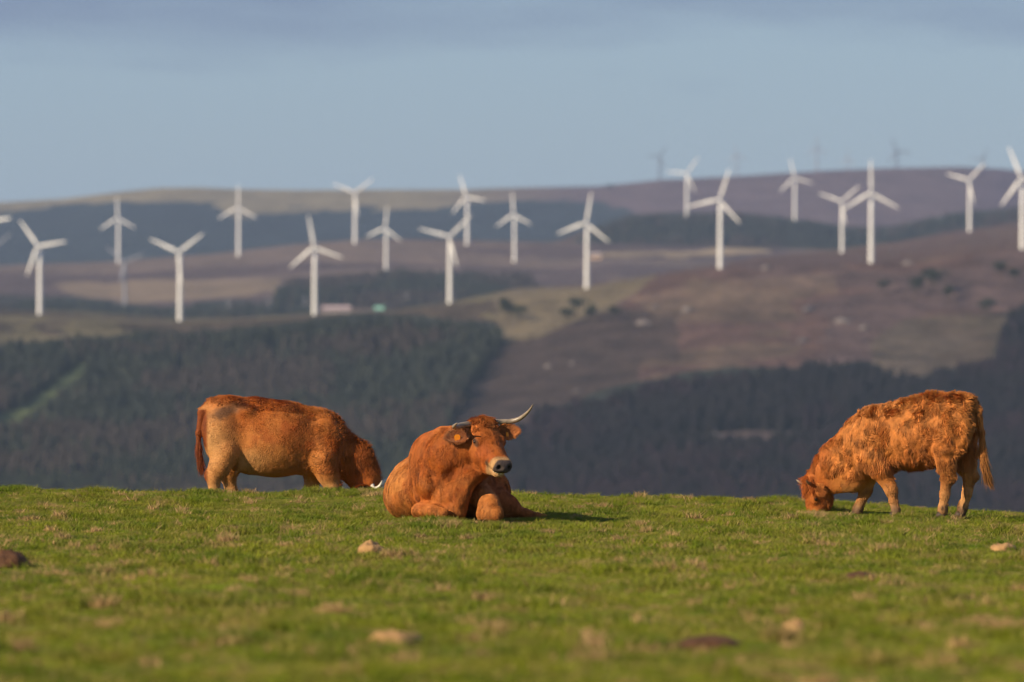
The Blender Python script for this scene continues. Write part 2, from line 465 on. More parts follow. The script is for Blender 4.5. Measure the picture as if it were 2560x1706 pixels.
L1 = Layer(crest=[(-600, 770), (0, 775), (200, 778), (450, 797), (600, 795), (787, 783), (900, 780), (1000, 774), (1125, 754), (1300, 720), (1467, 712), (1610, 692), (1720, 672), (1800, 662), (1900, 644), (2105, 622), (2250, 604), (2424, 573), (2560, 553), (3200, 520)],
           dcrest=[(-600, 3900), (1467, 3950), (1800, 4000), (2050, 4900), (2560, 5200), (3200, 5200)], bottom=1330, dbot=2700,
           knee=([(-600, 790), (450, 808), (787, 792), (1125, 764), (1467, 722), (1800, 672), (2178, 655), (2560, 628), (3200, 620)], 3680), relief=4.5, wl=.007, seed=2)
L1.build('near_hill', cover1, m_hill, 560, 220, 'brown and purple heath hill with rocks behind the pasture')

POLY_2F = [(680, 728), (740, 702), (900, 692), (1000, 674), (1150, 682), (1330, 692), (1345, 765), (1100, 768), (1000, 772), (900, 748), (700, 744)]
POLY_2L = [(-600, 735), (0, 740), (180, 745), (330, 765), (480, 762), (650, 756), (790, 765), (790, 860), (-600, 860)]
def cover2(px, py, P):
    c = np.broadcast_to(PURP, P.shape).copy()
    n1 = fbm(P * np.array([.35, 1, 1]), .008, 51, 4)
    c = blend(c, n1 > .53, np.array([.17, .125, .10]), .8)
    c = blend(c, inpoly(px, py, [(140, 712), (300, 700), (700, 695), (690, 735), (500, 752), (350, 762), (180, 740)]), np.array([.26, .19, .12]), .75)
    c = blend(c, inpoly(px, py, [(1500, 630), (1640, 628), (1900, 618), (1930, 628), (1700, 645), (1500, 648)]), TAN, .8)
    c = blend(c, inpoly(px, py, POLY_2F) | inpoly(px, py, POLY_2L), WOODF)
    return c
L2 = Layer(crest=[(-600, 672), (0, 664), (272, 655), (522, 636), (760, 609), (892, 600), (980, 597), (1338, 604), (1523, 609), (1800, 618), (2100, 625), (3200, 600)],
           dcrest=[(-600, 5900), (3200, 5900)], bottom=860, dbot=4600, relief=4, wl=.006, seed=12)
L2.build('moor_plain', cover2, m_far, 420, 90, 'purple brown moor plain carrying the second row of turbines')

POLY_3F = [(1490, 566), (1578, 537), (1686, 532), (1850, 534), (2013, 552), (2121, 568), (2230, 568), (2394, 535), (2600, 515), (3200, 500), (3200, 640), (1400, 640)]
def cover3(px, py, P):
    c = np.broadcast_to(BROWN * 1.2, P.shape).copy()
    return blend(c, inpoly(px, py + 4, POLY_3F), WOODF * 1.2)
L3 = Layer(crest=[(-600, 690), (1250, 640), (1400, 600), (1490, 566), (1578, 536), (1686, 531), (1850, 532), (2013, 550), (2121, 566), (2230, 566), (2394, 533), (2560, 517), (3200, 500)],
           dcrest=[(-600, 6700), (3200, 6700)], bottom=720, dbot=6000, relief=4, wl=.006, seed=22)
L3.build('wooded_hill', cover3, m_far, 360, 60, 'dark wooded hill behind the moor plain on the right')

def cover5(px, py, P):
    c = np.broadcast_to(np.array([.125, .088, .092]), P.shape).copy()
    edge = np.interp(px, [-600, 0, 200, 326, 520, 590, 700, 760, 925, 1090, 1200, 1500, 1600, 1700], [530, 524, 510, 503, 508, 540, 525, 520, 520, 522, 503, 500, 540, 640])
    c = blend(c, px < 1450, np.array([.24, .20, .12]), sstep(1500, 1000, px)[..., None] * np.ones(1))
    c = blend(c, px > 2440, np.array([.10, .07, .085]), .7)
    c = blend(c, (py > edge) & (px < 1720), np.array([.030, .042, .045]))
    return c
L5 = Layer(crest=[(-600, 530), (0, 506), (160, 497), (300, 480), (400, 470), (490, 469), (600, 473), (760, 475), (1000, 474), (1150, 474), (1300, 470), (1500, 466), (1650, 450), (1850, 440), (2067, 427), (2230, 421), (2400, 418), (2500, 423), (2560, 430), (3200, 470)],
           dcrest=[(-600, 9300), (3200, 9300)], bottom=730, dbot=7400, relief=9, wl=.003, seed=32)
L5.build('far_mountain', cover5, m_far, 420, 90, 'long hazy mountain ridge on the skyline')

# ------------------------------------------------------------------ conifer woods (far-off, read as one mass)
def conifer_proto(seed, sides=7):
    rg = np.random.default_rng(seed); V = []; Fq = []
    tiers = 6
    for k in range(tiers):
        z0 = .10 + .9 * k / tiers * .92; z1 = min(1.0, z0 + .30 * (1 - .3 * k / tiers)); r = .20 * (1 - k / tiers) ** .8 + .025
        b0 = len(V)
        for i in range(sides * 2):
            a = 2 * math.pi * i / (sides * 2) + rg.uniform(-.15, .15)
            rr = r * (1.15 if i % 2 == 0 else .62) * rg.uniform(.75, 1.25)
            V.append((math.cos(a) * rr, math.sin(a) * rr, z0 + rg.uniform(-.03, .03) - (.03 if i % 2 == 0 else 0)))
        V.append((rg.uniform(-.02, .02), rg.uniform(-.02, .02), z1)); t = len(V) - 1
        for i in range(sides * 2): Fq.append((b0 + i, b0 + (i + 1) % (sides * 2), t))
    V.append((0, 0, 0)); V.append((.03, 0, .25)); V.append((-.03, .02, .25)); q = len(V) - 3; Fq.append((q, q + 1, q + 2))
    return np.array(V), np.array(Fq)
PROTOS = [conifer_proto(s) for s in range(4)]
m_wood = principled('conifer_foliage', (1, 1, 1), .9, .15, attr='tint', noise=(.5, .7, 1.35))
def wood(name, layer, poly, n, hmin, hmax, label, bbox, up=0, avoid=None, tint=(1, 1, 1), seed=0):
    rg = np.random.default_rng(seed + 100)
    px = rg.uniform(bbox[0], bbox[1], n * 6); py = rg.uniform(bbox[2], bbox[3], n * 6)
    P = layer.at(px, py)
    wx = (fbm(P, .02, 77, 3) - .5) * 46; wy = (fbm(P, .025, 99, 3) - .5) * 26
    ok = inpoly(px + wx, py + wy - up, poly) & (py > layer.cy(px) + 1)
    if avoid is not None: ok &= ~avoid(px + wx, py + wy)
    P = P[ok][:n]; n = len(P)
    kind = fbm(P, .012, 61, 3)
    h = rg.uniform(hmin, hmax, n) * (.8 + .5 * fbm(P, .006, 63, 2))
    dark = np.array([.020, .026, .020]); brown = np.array([.044, .035, .031]); green = np.array([.032, .037, .027])
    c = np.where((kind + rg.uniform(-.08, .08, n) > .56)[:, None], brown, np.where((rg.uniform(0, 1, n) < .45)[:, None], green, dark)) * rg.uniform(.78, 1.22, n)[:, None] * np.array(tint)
    VV, FF, CC = [], [], []; off = 0
    pid = rg.integers(0, 4, n)
    for k in range(4):
        pv, pf = PROTOS[k]; idx = np.where(pid == k)[0]
        a = rg.uniform(0, 6.283, len(idx)); ca, sa = np.cos(a), np.sin(a); wd = rg.uniform(.8, 1.35, len(idx))
        x = (pv[None, :, 0] * ca[:, None] - pv[None, :, 1] * sa[:, None]) * (h[idx] * wd)[:, None] + P[idx, 0][:, None]
        y = (pv[None, :, 0] * sa[:, None] + pv[None, :, 1] * ca[:, None]) * (h[idx] * wd)[:, None] + P[idx, 1][:, None]
        z = pv[None, :, 2] * h[idx][:, None] + P[idx, 2][:, None] - .5
        VV.append(np.stack([x, y, z], -1).reshape(-1, 3)); FF.append((pf[None] + (np.arange(len(idx)) * len(pv))[:, None, None] + off).reshape(-1, 3))
        CC.append(np.repeat(c[idx], len(pv), 0)); off += len(idx) * len(pv)
    o = mesh_obj(name, np.concatenate(VV), np.concatenate(FF), m_wood, colors=np.concatenate(CC), smooth=False)
    tag(o, label, 'forest', kind='stuff'); return o
clear = lambda x, y: strip(x, y, 22, 46)
ride = lambda x, y: (x > 1700) & (x < 2060) & (np.abs(y - 1105 + (x - 1780) * .03) < 24)
wood('conifer_forest', L1, POLY_F, 15000, 7, 13, 'grey green conifer forest covering the left hillside', (-560, 1290, 770, 1325), 34, clear, seed=1)
wood('conifer_forest', L1, POLY_G, 16000, 7, 13, 'dark conifer plantation on the lower right hillside', (1150, 3100, 740, 1325), 34, ride, tint=(.50, .36, .60), seed=2)  # tint puts the cloud shadow over this plantation into the tree colour
wood('conifer_forest', L2, POLY_2F, 2600, 8, 13, 'dark wood on the moor plain behind the pale long roofed building', (660, 1350, 665, 800), 18, seed=3)
wood('conifer_forest', L2, POLY_2L, 2600, 8, 13, 'dark wood behind the left ridge at the foot of the moor plain', (-560, 790, 730, 858), 22, seed=4)
wood('conifer_forest', L3, POLY_3F, 4200, 9, 15, 'dark green wood on the distant rounded hill at the right', (1400, 3100, 500, 690), 20, seed=5)

# single trees on the heath
m_crown = principled('tree_crown', (.035, .042, .022), .9, .15, noise=(.8, .6, 1.5))
m_trunk = principled('tree_trunk', (.09, .07, .05), .9, .2, noise=(2, .7, 1.2))
def make_tree(seed, h):
    rg = np.random.default_rng(seed)
    root = bpy.data.objects.new('moorland_tree', None); COL.objects.link(root)
    V, Fq = tube([(0, 0, -.6), (.1, 0, h * .3), (.15, .1, h * .7)], [h * .03, h * .022, h * .008], 8)
    for k in range(5):
        a = k * 1.3; z = h * (.28 + .09 * k); b0 = len(V)
        v2, f2 = tube([(.1, 0, z), (.1 + math.cos(a) * h * .22, math.sin(a) * h * .22, z + h * .14)], [h * .012, h * .004], 6)
        V += v2; Fq += [tuple(i + b0 for i in f) for f in f2]
    mesh_obj('trunk', V, Fq, m_trunk, root)
    # crown: many leaf clumps spread through an uneven volume
    lobes = [(rg.normal(0, .16, 2) * h, h * rg.uniform(.45, .85), h * rg.uniform(.14, .24)) for _ in range(7)]
    V, Fq = [], []
    for (xy, z, r) in lobes:
        for _ in range(130):
            d = rg.normal(0, 1, 3); d /= np.linalg.norm(d); p = np.array([xy[0], xy[1], z]) + d * r * rg.uniform(.5, 1.1) * np.array([1.15, 1.15, .85])
            s = h * rg.uniform(.02, .045); u = rg.normal(0, 1, 3); u /= np.linalg.norm(u); w = np.cross(u, rg.normal(0, 1, 3)); w /= np.linalg.norm(w)
            b0 = len(V); V += [p + u * s, p + w * s * .7, p - u * s, p - w * s * .7]; Fq.append((b0, b0 + 1, b0 + 2, b0 + 3))
    mesh_obj('crown', V, Fq, m_crown, root, smooth=False)
    return root
def copy_tree(o, parent=None):
    c = o.copy(); COL.objects.link(c)
    if parent is not None: c.parent = parent
    for ch in list(o.children): copy_tree(ch, c)
    return c
trees = [
 (1272, 800, 13, 'tallest dark tree at the left end of the tan hill field', 0), (1300, 806, 10, 'dark tree just right of the tallest tree at the tan field', 1),
 (1440, 790, 11, 'dark round tree in the middle of the tan hill field', 1), (1472, 806, 10, 'dark tree at the lower right of the tan hill field', 0),
 (1416, 812, 9, 'smaller bushy tree below the round tree of the tan field', 1), (1540, 800, 8, 'low dark tree where the tan field meets the heath', 0),
 (2212, 738, 8, 'low dark tree standing left of the heath tree clump', 1), (2292, 742, 11, 'left tree of the clump on the right heath', 0),
 (2330, 736, 14, 'tall middle tree of the clump on the right heath', 1), (2368, 752, 9, 'short right tree of the clump on the right heath', 0),
 (2500, 695, 9, 'dark bushy tree high on the heath near the right edge', 1), (2540, 706, 8, 'small dark tree beside the bushy tree near the right edge', 0),
 (2470, 790, 10, 'dark tree on the olive slope above the right plantation', 1)]
protos = {}
for i, (px, py, h, lab, k) in enumerate(trees):
    if k not in protos: o = protos[k] = make_tree(40 + k, 10.0)
    else: o = copy_tree(protos[k])
    p = L1.at(px, py); o.location = p; o.scale = (h / 10 * 1.35, h / 10 * 1.35, h / 10 * 1.2); o.rotation_euler.z = i * 1.1
    tag(o, lab, 'tree', 'single trees on the heath hill')
o = copy_tree(protos[1]); o.location = L5.at(1526, 477); o.scale = (1.7, 1.7, 1.15); tag(o, 'lone round tree on the skyline left of the dark distant turbine', 'tree')

m_rock = principled('rock', (.19, .16, .15), .9, .2, noise=(.6, .7, 1.2), bump=(1.0, .4))
def make_rock(seed):
    V = []; Fq = []; nu, nv = 12, 7
    for j in range(nv):
        ph = -.3 + j / (nv - 1) * (math.pi / 2 + .3)
        for i in range(nu):
            th = 2 * math.pi * i / nu; V.append((math.cos(th) * math.cos(ph), math.sin(th) * math.cos(ph), math.sin(ph)))
    V = np.array(V); V *= (.6 + .8 * fbm(V, 1.3, seed, 3))[:, None]
    for j in range(nv - 1):
        for i in range(nu): Fq.append((j * nu + i, j * nu + (i + 1) % nu, (j + 1) * nu + (i + 1) % nu, (j + 1) * nu + i))
    return mesh_obj('rock_outcrop', V, Fq, m_rock, smooth=False)
rocks = [(1608, 811, 4.2, 'pale rock outcrop on the dark heath below the tan field'), (1719, 778, 4.5, 'long pale rock outcrop high on the dark heath'),
 (2022, 778, 4.2, 'tall pale rock outcrop in the middle of the purple heath'), (2105, 808, 4.5, 'pale rock outcrop right of the tall one on the purple heath'),
 (2160, 824, 3.4, 'small pale rock at the right of the purple heath outcrops'), (2009, 852, 3.8, 'single pale rock low on the purple heath'),
 (1370, 924, 2.6, 'small pale rock on the brown slope above the lying cow'), (1431, 916, 2.2, 'faint pink rock right of the small rock on the brown slope'),
 (1445, 982, 2.6, 'small pale rock at the edge of the dark plantation'), (1785, 1092, 3.8, 'pale rock in the clearing of the dark plantation'),
 (1915, 672, 3.5, 'grey rock outcrop on the crest between the two tall turbines'), (1640, 770, 3, 'small grey rock where the tan field ends'),
 (2270, 660, 3.5, 'grey rock near the crest right of the tall front turbine')]
rk = None
for i, (px, py, s, lab) in enumerate(rocks):
    if rk is None: o = rk = make_rock(3)
    else: o = rk.copy(); COL.objects.link(o)
    o.location = L1.at(px, py); o.scale = (s * 1.25, s * .8, s * .6); o.rotation_euler.z = i * 2.1
    tag(o, lab, 'rock', 'rock outcrops on the heath hill')

# ------------------------------------------------------------------ farm buildings
m_wall = principled('farm_wall', (.48, .40, .38), .85, .2, noise=(.5, .85, 1.1))
m_roofp = principled('pale_roof', (.50, .38, .38), .7, .3, noise=(.4, .85, 1.1))
m_roofg = principled('green_roof', (.24, .52, .40), .6, .3, noise=(.4, .9, 1.1))
m_roofo = principled('orange_wall', (.75, .50, .30), .7, .3, noise=(.4, .9, 1.1))
m_dark = principled('dark_opening', (.03, .03, .035), .6, .4)
def shed(name, layer, px, py, w, dp, h, rh, mw, mr, label, nopen):
    root = bpy.data.objects.new(name, None); COL.objects.link(root)
    root.location = layer.at(px, py); a, b2 = w / 2, dp / 2
    mesh_obj('wall', [(-a, -b2, -2), (a, -b2, -2), (a, b2, -2), (-a, b2, -2), (-a, -b2, h), (a, -b2, h), (a, b2, h), (-a, b2, h), (-a, 0, h + rh - .2), (a, 0, h + rh - .2)],
             [(0, 1, 5, 4), (2, 3, 7, 6), (1, 2, 6, 9, 5), (3, 0, 4, 8, 7)], mw, root, smooth=False)
    a += .5; t = .25; e = .6
    mesh_obj('roof', [(-a, -b2 - e, h - .35), (a, -b2 - e, h - .35), (a, 0, h + rh), (-a, 0, h + rh), (-a, b2 + e, h - .35), (a, b2 + e, h - .35),
                      (-a, -b2 - e, h - .35 + t), (a, -b2 - e, h - .35 + t), (a, 0, h + rh + t), (-a, 0, h + rh + t), (-a, b2 + e, h - .35 + t), (a, b2 + e, h - .35 + t)],
             [(6, 7, 8, 9), (9, 8, 11, 10), (0, 1, 7, 6), (1, 2, 8, 7), (2, 5, 11, 8), (5, 4, 10, 11), (4, 3, 9, 10), (3, 0, 6, 9), (1, 0, 3, 2), (2, 3, 4, 5)], mr, root, smooth=False)
    for i in range(nopen):
        cx = -w / 2 + w * (i + .5) / nopen; q = w / nopen * .28
        mesh_obj('window' if nopen > 2 else 'door', [(cx - q, -b2 - .06, 1.0), (cx + q, -b2 - .06, 1.0), (cx + q, -b2 - .06, h * .75), (cx - q, -b2 - .06, h * .75),
                            (cx - q, -b2 + .1, 1.0), (cx + q, -b2 + .1, 1.0), (cx + q, -b2 + .1, h * .75), (cx - q, -b2 + .1, h * .75)],
                 [(0, 1, 2, 3), (1, 5, 6, 2), (4, 0, 3, 7), (3, 2, 6, 7), (1, 0, 4, 5)], m_dark, root, smooth=False)
    tag(root, label, 'building'); return root
shed('long_barn', L2, 842, 784, 24, 10, 3.2, 2.6, m_wall, m_roofp, 'long low pale pink roofed barn right of a front turbine foot', 6)
shed('green_barn', L2, 958, 784, 15, 9, 2.6, 2.8, m_wall, m_roofg, 'small mint green roofed barn at the edge of the conifer forest', 2)
shed('farm_house', L2, 1485, 650, 14, 8, 3.5, 2.0, m_roofo, m_wall, 'small orange house behind a turbine tower on the moor plain', 2)

# ------------------------------------------------------------------ wind turbines
m_white = principled('turbine_white', (.90, .89, .87), .45, .4, noise=(.2, .93, 1.03))
m_shade_dark = principled('turbine_shade_dark', (.12, .13, .16), .5, .3, noise=(.2, .93, 1.03))  # white turbines in cloud shade, the shade put into the colour
m_shade_light = principled('turbine_shade_light', (.30, .31, .36), .5, .3, noise=(.2, .93, 1.03))  # same white turbine with a lighter shade put into its colour
HUB, BL = 45.0, 21.5
def turbine_meshes(mat, suffix):
    V, Fq = tube([(0, 0, -3), (0, 0, 0), (0, 0, 15), (0, 0, 30), (0, 0, HUB - 1.2)], [1.75, 1.7, 1.5, 1.32, 1.12], 20)
    tower = mesh_obj('tower', V, Fq, mat, link=False)
    V, Fq = tube([(0, -2.6, 0), (0, -2.3, 0), (0, -1, 0), (0, 2.5, .05), (0, 4.6, .2), (0, 5.0, .25)], [.5, 1.05, 1.35, 1.35, 1.05, .5], 16)
    nac = mesh_obj('nacelle', V, Fq, mat, link=False)
    V, Fq = tube([(0, -4.6, 0), (0, -4.35, 0), (0, -3.7, 0), (0, -2.7, 0)], [.12, .6, 1.05, 1.15], 16)
    hub = mesh_obj('rotor_hub', V, Fq, mat, link=False)
    # blade: root cylinder, then an aerofoil plan that widens and tapers, lightly twisted
    V = []; Fq = []; st = [(0.4, .9, .9), (1.6, .9, .85), (3.6, 1.55, .62), (6, 1.75, .45), (10, 1.45, .32), (15, 1.1, .22), (19.5, .75, .13), (BL, .25, .05)]; nn = 12
    for i, (r, ch, th) in enumerate(st):
        tw = R(16 * (1 - r / BL)); 
        for k in range(nn):
            a = 2 * math.pi * k / nn
            x = math.cos(a) * ch * .5 + ch * .12; y = math.sin(a) * th * .5
            V.append((x * math.cos(tw) - y * math.sin(tw), x * math.sin(tw) + y * math.cos(tw), r))
    for i in range(len(st) - 1):
        for k in range(nn): Fq.append((i * nn + k, i * nn + (k + 1) % nn, (i + 1) * nn + (k + 1) % nn, (i + 1) * nn + k))
    Fq.append(tuple(range((len(st) - 1) * nn, len(st) * nn)))
    V = [(x * 1.25, y, z) for x, y, z in V]
    blade = mesh_obj('blade', V, Fq, mat, link=False)
    return tower, nac, hub, blade
TM = {k: turbine_meshes(m, k) for k, m in (('w', m_white), ('g', m_shade_dark), ('p', m_shade_light))}
def turbine(layer, bx, by, hx, hy, tx, ty, label, kind='w', dist=None, group='white wind turbines on the moors'):
    """base pixel, hub pixel and one blade-tip pixel"""
    p = layer.at(bx, by) if dist is None else W(bx, by, dist)
    d = p[1]; hpx = by - hy; s = (hpx / F * d) / HUB
    root = bpy.data.objects.new('wind_turbine', None); COL.objects.link(root)
    root.location = p; root.scale = (s, s, s)
    yaw = R(-16 + 9 * math.sin(bx * .37)); root.rotation_euler = (0, 0, yaw)
    parts = [o.copy() for o in TM[kind]]
    tower, nac, hub, blade = parts
    for o in parts[:3]: COL.objects.link(o); o.parent = root
    nac.location = (0, 0, HUB); hub.location = (0, 0, HUB)
    ang = math.atan2((tx - hx), (hy - ty))
    for k in range(3):
        b = blade if k == 0 else blade.copy()
        COL.objects.link(b); b.parent = root; b.location = (0, -3.5, HUB)
        b.rotation_euler = (0, ang + k * 2 * math.pi / 3, 0)
    tag(root, label, 'wind turbine', group); return root
TB = [
 (L1, 100, 786, 98.5, 615.4, 47.6, 550, 'large white turbine furthest left with its whole tower in view', 'w'),
 (L1, 450, 803, 449.3, 631.7, 515.4, 584.1, 'large white turbine with blades raised in a Y whose foot stands lowest', 'w'),
 (L1, 787, 787, 782.8, 618.5, 767.8, 535.6, 'large white turbine standing just left of the long pale barn', 'w'),
 (L1, 1125, 758, 1125.5, 592.7, 1184, 534, 'large white turbine left of the tan hill field with a blade along its tower', 'w'),
 (L1, 1467.7, 720, 1467, 556.8, 1481, 473.8, 'large white turbine at the top of the tan hill field', 'w'),
 (L1, 1800.9, 671, 1800.9, 499.7, 1826.7, 420.8, 'large white turbine at the left end of the heath crest reaching a blade left', 'w'),
 (L1, 2178.4, 655.5, 2177, 481.4, 2175.6, 393, 'large white turbine with one blade straight up on the front of the right heath', 'w'),
 (L1, 2556.4, 624, 2556.4, 444.7, 2525, 368.6, 'large white turbine cut by the right edge of the picture', 'w'),
 (L1, 2105.5, 632, 2105, 504.5, 2149.8, 466.5, 'smaller white turbine directly left of the one with a blade straight up', 'w'),
 (L1, 2424.5, 579.5, 2425.8, 451.5, 2468, 410.7, 'smaller white turbine on the far crest right of the one with a blade straight up', 'w'),
 (L2, 296.4, 658, 296.4, 546, 294.5, 483.5, 'mid distance white turbine directly above the grey one on the left', 'w'),
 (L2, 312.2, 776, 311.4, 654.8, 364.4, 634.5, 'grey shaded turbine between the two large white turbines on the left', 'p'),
 (L2, 597, 640, 597.5, 518.9, 597.5, 456, 'mid distance white turbine with one blade up left of the large barn turbine', 'w'),
 (L2, 888, 608, 887.5, 482.6, 929.7, 450, 'mid distance white turbine with a Y rotor crossing the skyline', 'w'),
 (L2, 965.8, 685, 966.4, 568.2, 974, 507, 'mid distance white turbine standing above the dark wood on the moor plain', 'w'),
 (L2, 1168.5, 612, 1169, 492, 1152.7, 443, 'mid distance white turbine behind a raised blade of the turbine left of the tan field', 'w'),
 (L2, 1286.8, 656, 1285, 537.7, 1282, 475, 'mid distance white turbine left of the tan field turbine', 'w'),
 (L3, 1717.9, 543, 1720.6, 434.4, 1747.8, 396.3, 'faint white turbine on the wooded hill behind a sideways blade', 'w'),
 (L3, 1987.4, 551, 1985.3, 444.7, 1974.4, 398.5, 'faint white turbine on the wooded hill with its rotor on the skyline', 'w'),
 (L1, -56, 782, -56, 556, 17, 550, 'white turbine outside the left edge with one blade tip showing', 'w'),
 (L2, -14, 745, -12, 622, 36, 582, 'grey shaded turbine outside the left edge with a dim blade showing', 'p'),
]
for t in TB: turbine(t[0], *t[1:7], t[7], t[8])
FAR = [
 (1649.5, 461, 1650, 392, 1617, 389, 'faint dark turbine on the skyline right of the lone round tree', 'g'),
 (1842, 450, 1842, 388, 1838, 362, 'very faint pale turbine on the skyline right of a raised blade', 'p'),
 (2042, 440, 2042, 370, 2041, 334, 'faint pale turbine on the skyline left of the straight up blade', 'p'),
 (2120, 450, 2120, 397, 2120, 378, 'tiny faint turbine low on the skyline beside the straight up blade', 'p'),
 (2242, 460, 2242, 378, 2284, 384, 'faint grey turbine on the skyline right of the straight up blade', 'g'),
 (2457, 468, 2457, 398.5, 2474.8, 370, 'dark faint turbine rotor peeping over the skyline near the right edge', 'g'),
]
for t in FAR: turbine(None, *t[:6], t[6], t[7], dist=9650, group='faint wind turbines on the skyline')

# lattice pylons, barely visible on the left ridge
m_steel = principled('galvanised_steel', (.38, .38, .42), .5, .4, noise=(.5, .9, 1.1))
def make_pylon():
    root = bpy.data.objects.new('electricity_pylon', None); COL.objects.link(root)
    V, Fq = [], []
    def bar(p, q, r):
        b0 = len(V); v, f = tube([p, q], [r, r], 5); V.extend(v); Fq.extend(tuple(i + b0 for i in x) for x in f)
    H = 20.0
    for sx_ in (-1, 1):
        for sy_ in (-1, 1): bar((1.6 * sx_, 1.6 * sy_, -1), (.35 * sx_, .35 * sy_, H), .11)
    for k in range(9):
        z0, z1 = H * k / 9, H * (k + 1) / 9; w0 = 1.55 - 1.2 * k / 9; w1 = 1.55 - 1.2 * (k + 1) / 9
        for s in (-1, 1):
            bar((-w0, s * w0, z0), (w1, s * w1, z1), .07); bar((w0, s * w0, z0), (-w1, s * w1, z1), .07)
            bar((s * w0, -w0, z0), (s * w1, w1, z1), .07)
    mesh_obj('lattice_mast', V, Fq, m_steel, root)
    for z in (14, 17, 19.6):
        V, Fq = [], []
        bar((-3.4, 0, z), (3.4, 0, z), .12); bar((-3.4, 0, z), (0, 0, z + 1.0), .07); bar((3.4, 0, z), (0, 0, z + 1.0), .07)
        mesh_obj('cross_arm', V, Fq, m_steel, root)
    return root
py0 = None
for px, py, lab in ((572, 790, 'faint lattice pylon between two large turbines nearest the Y shaped one'), (672, 788, 'faint lattice pylon between two large turbines nearer the barn'), (762, 786, 'faint lattice pylon right beside the large barn turbine'), (1018, 775, 'faint lattice pylon right of the green roofed barn')):
    o = make_pylon() if py0 is None else copy_tree(py0)
    py0 = py0 or o
    o.location = L2.at(px, py); s = 60 / 20.0 * o.location.y / F * .7; o.scale = (s, s, s)
    tag(o, lab, 'pylon', 'electricity pylons behind the left ridge')

# ------------------------------------------------------------------ haze
hz = bpy.data.materials.new('haze'); hz.use_nodes = True
hn, hl = hz.node_tree.nodes, hz.node_tree.links
hn.clear(); ho = hn.new('ShaderNodeOutputMaterial'); hv_ = hn.new('ShaderNodeVolumePrincipled')
hv_.inputs['Color'].default_value = (.52, .68, 1.0, 1); hv_.inputs['Density'].default_value = 4.4e-5; hv_.inputs['Anisotropy'].default_value = 0.1
hl.new(hv_.outputs[0], ho.inputs['Volume'])
x0, x1, y0_, y1_, z0, z1 = -4200, 4200, -60, 13500, -95, 480
haze = mesh_obj('haze', [(x0, y0_, z0), (x1, y0_, z0), (x1, y1_, z0), (x0, y1_, z0), (x0, y0_, z1), (x1, y0_, z1), (x1, y1_, z1), (x0, y1_, z1)],
                [(3, 2, 1, 0), (4, 5, 6, 7), (0, 1, 5, 4), (1, 2, 6, 5), (2, 3, 7, 6), (3, 0, 4, 7)], hz, smooth=False)
tag(haze, 'thin blue haze filling the air over the moors', 'haze', kind='stuff')

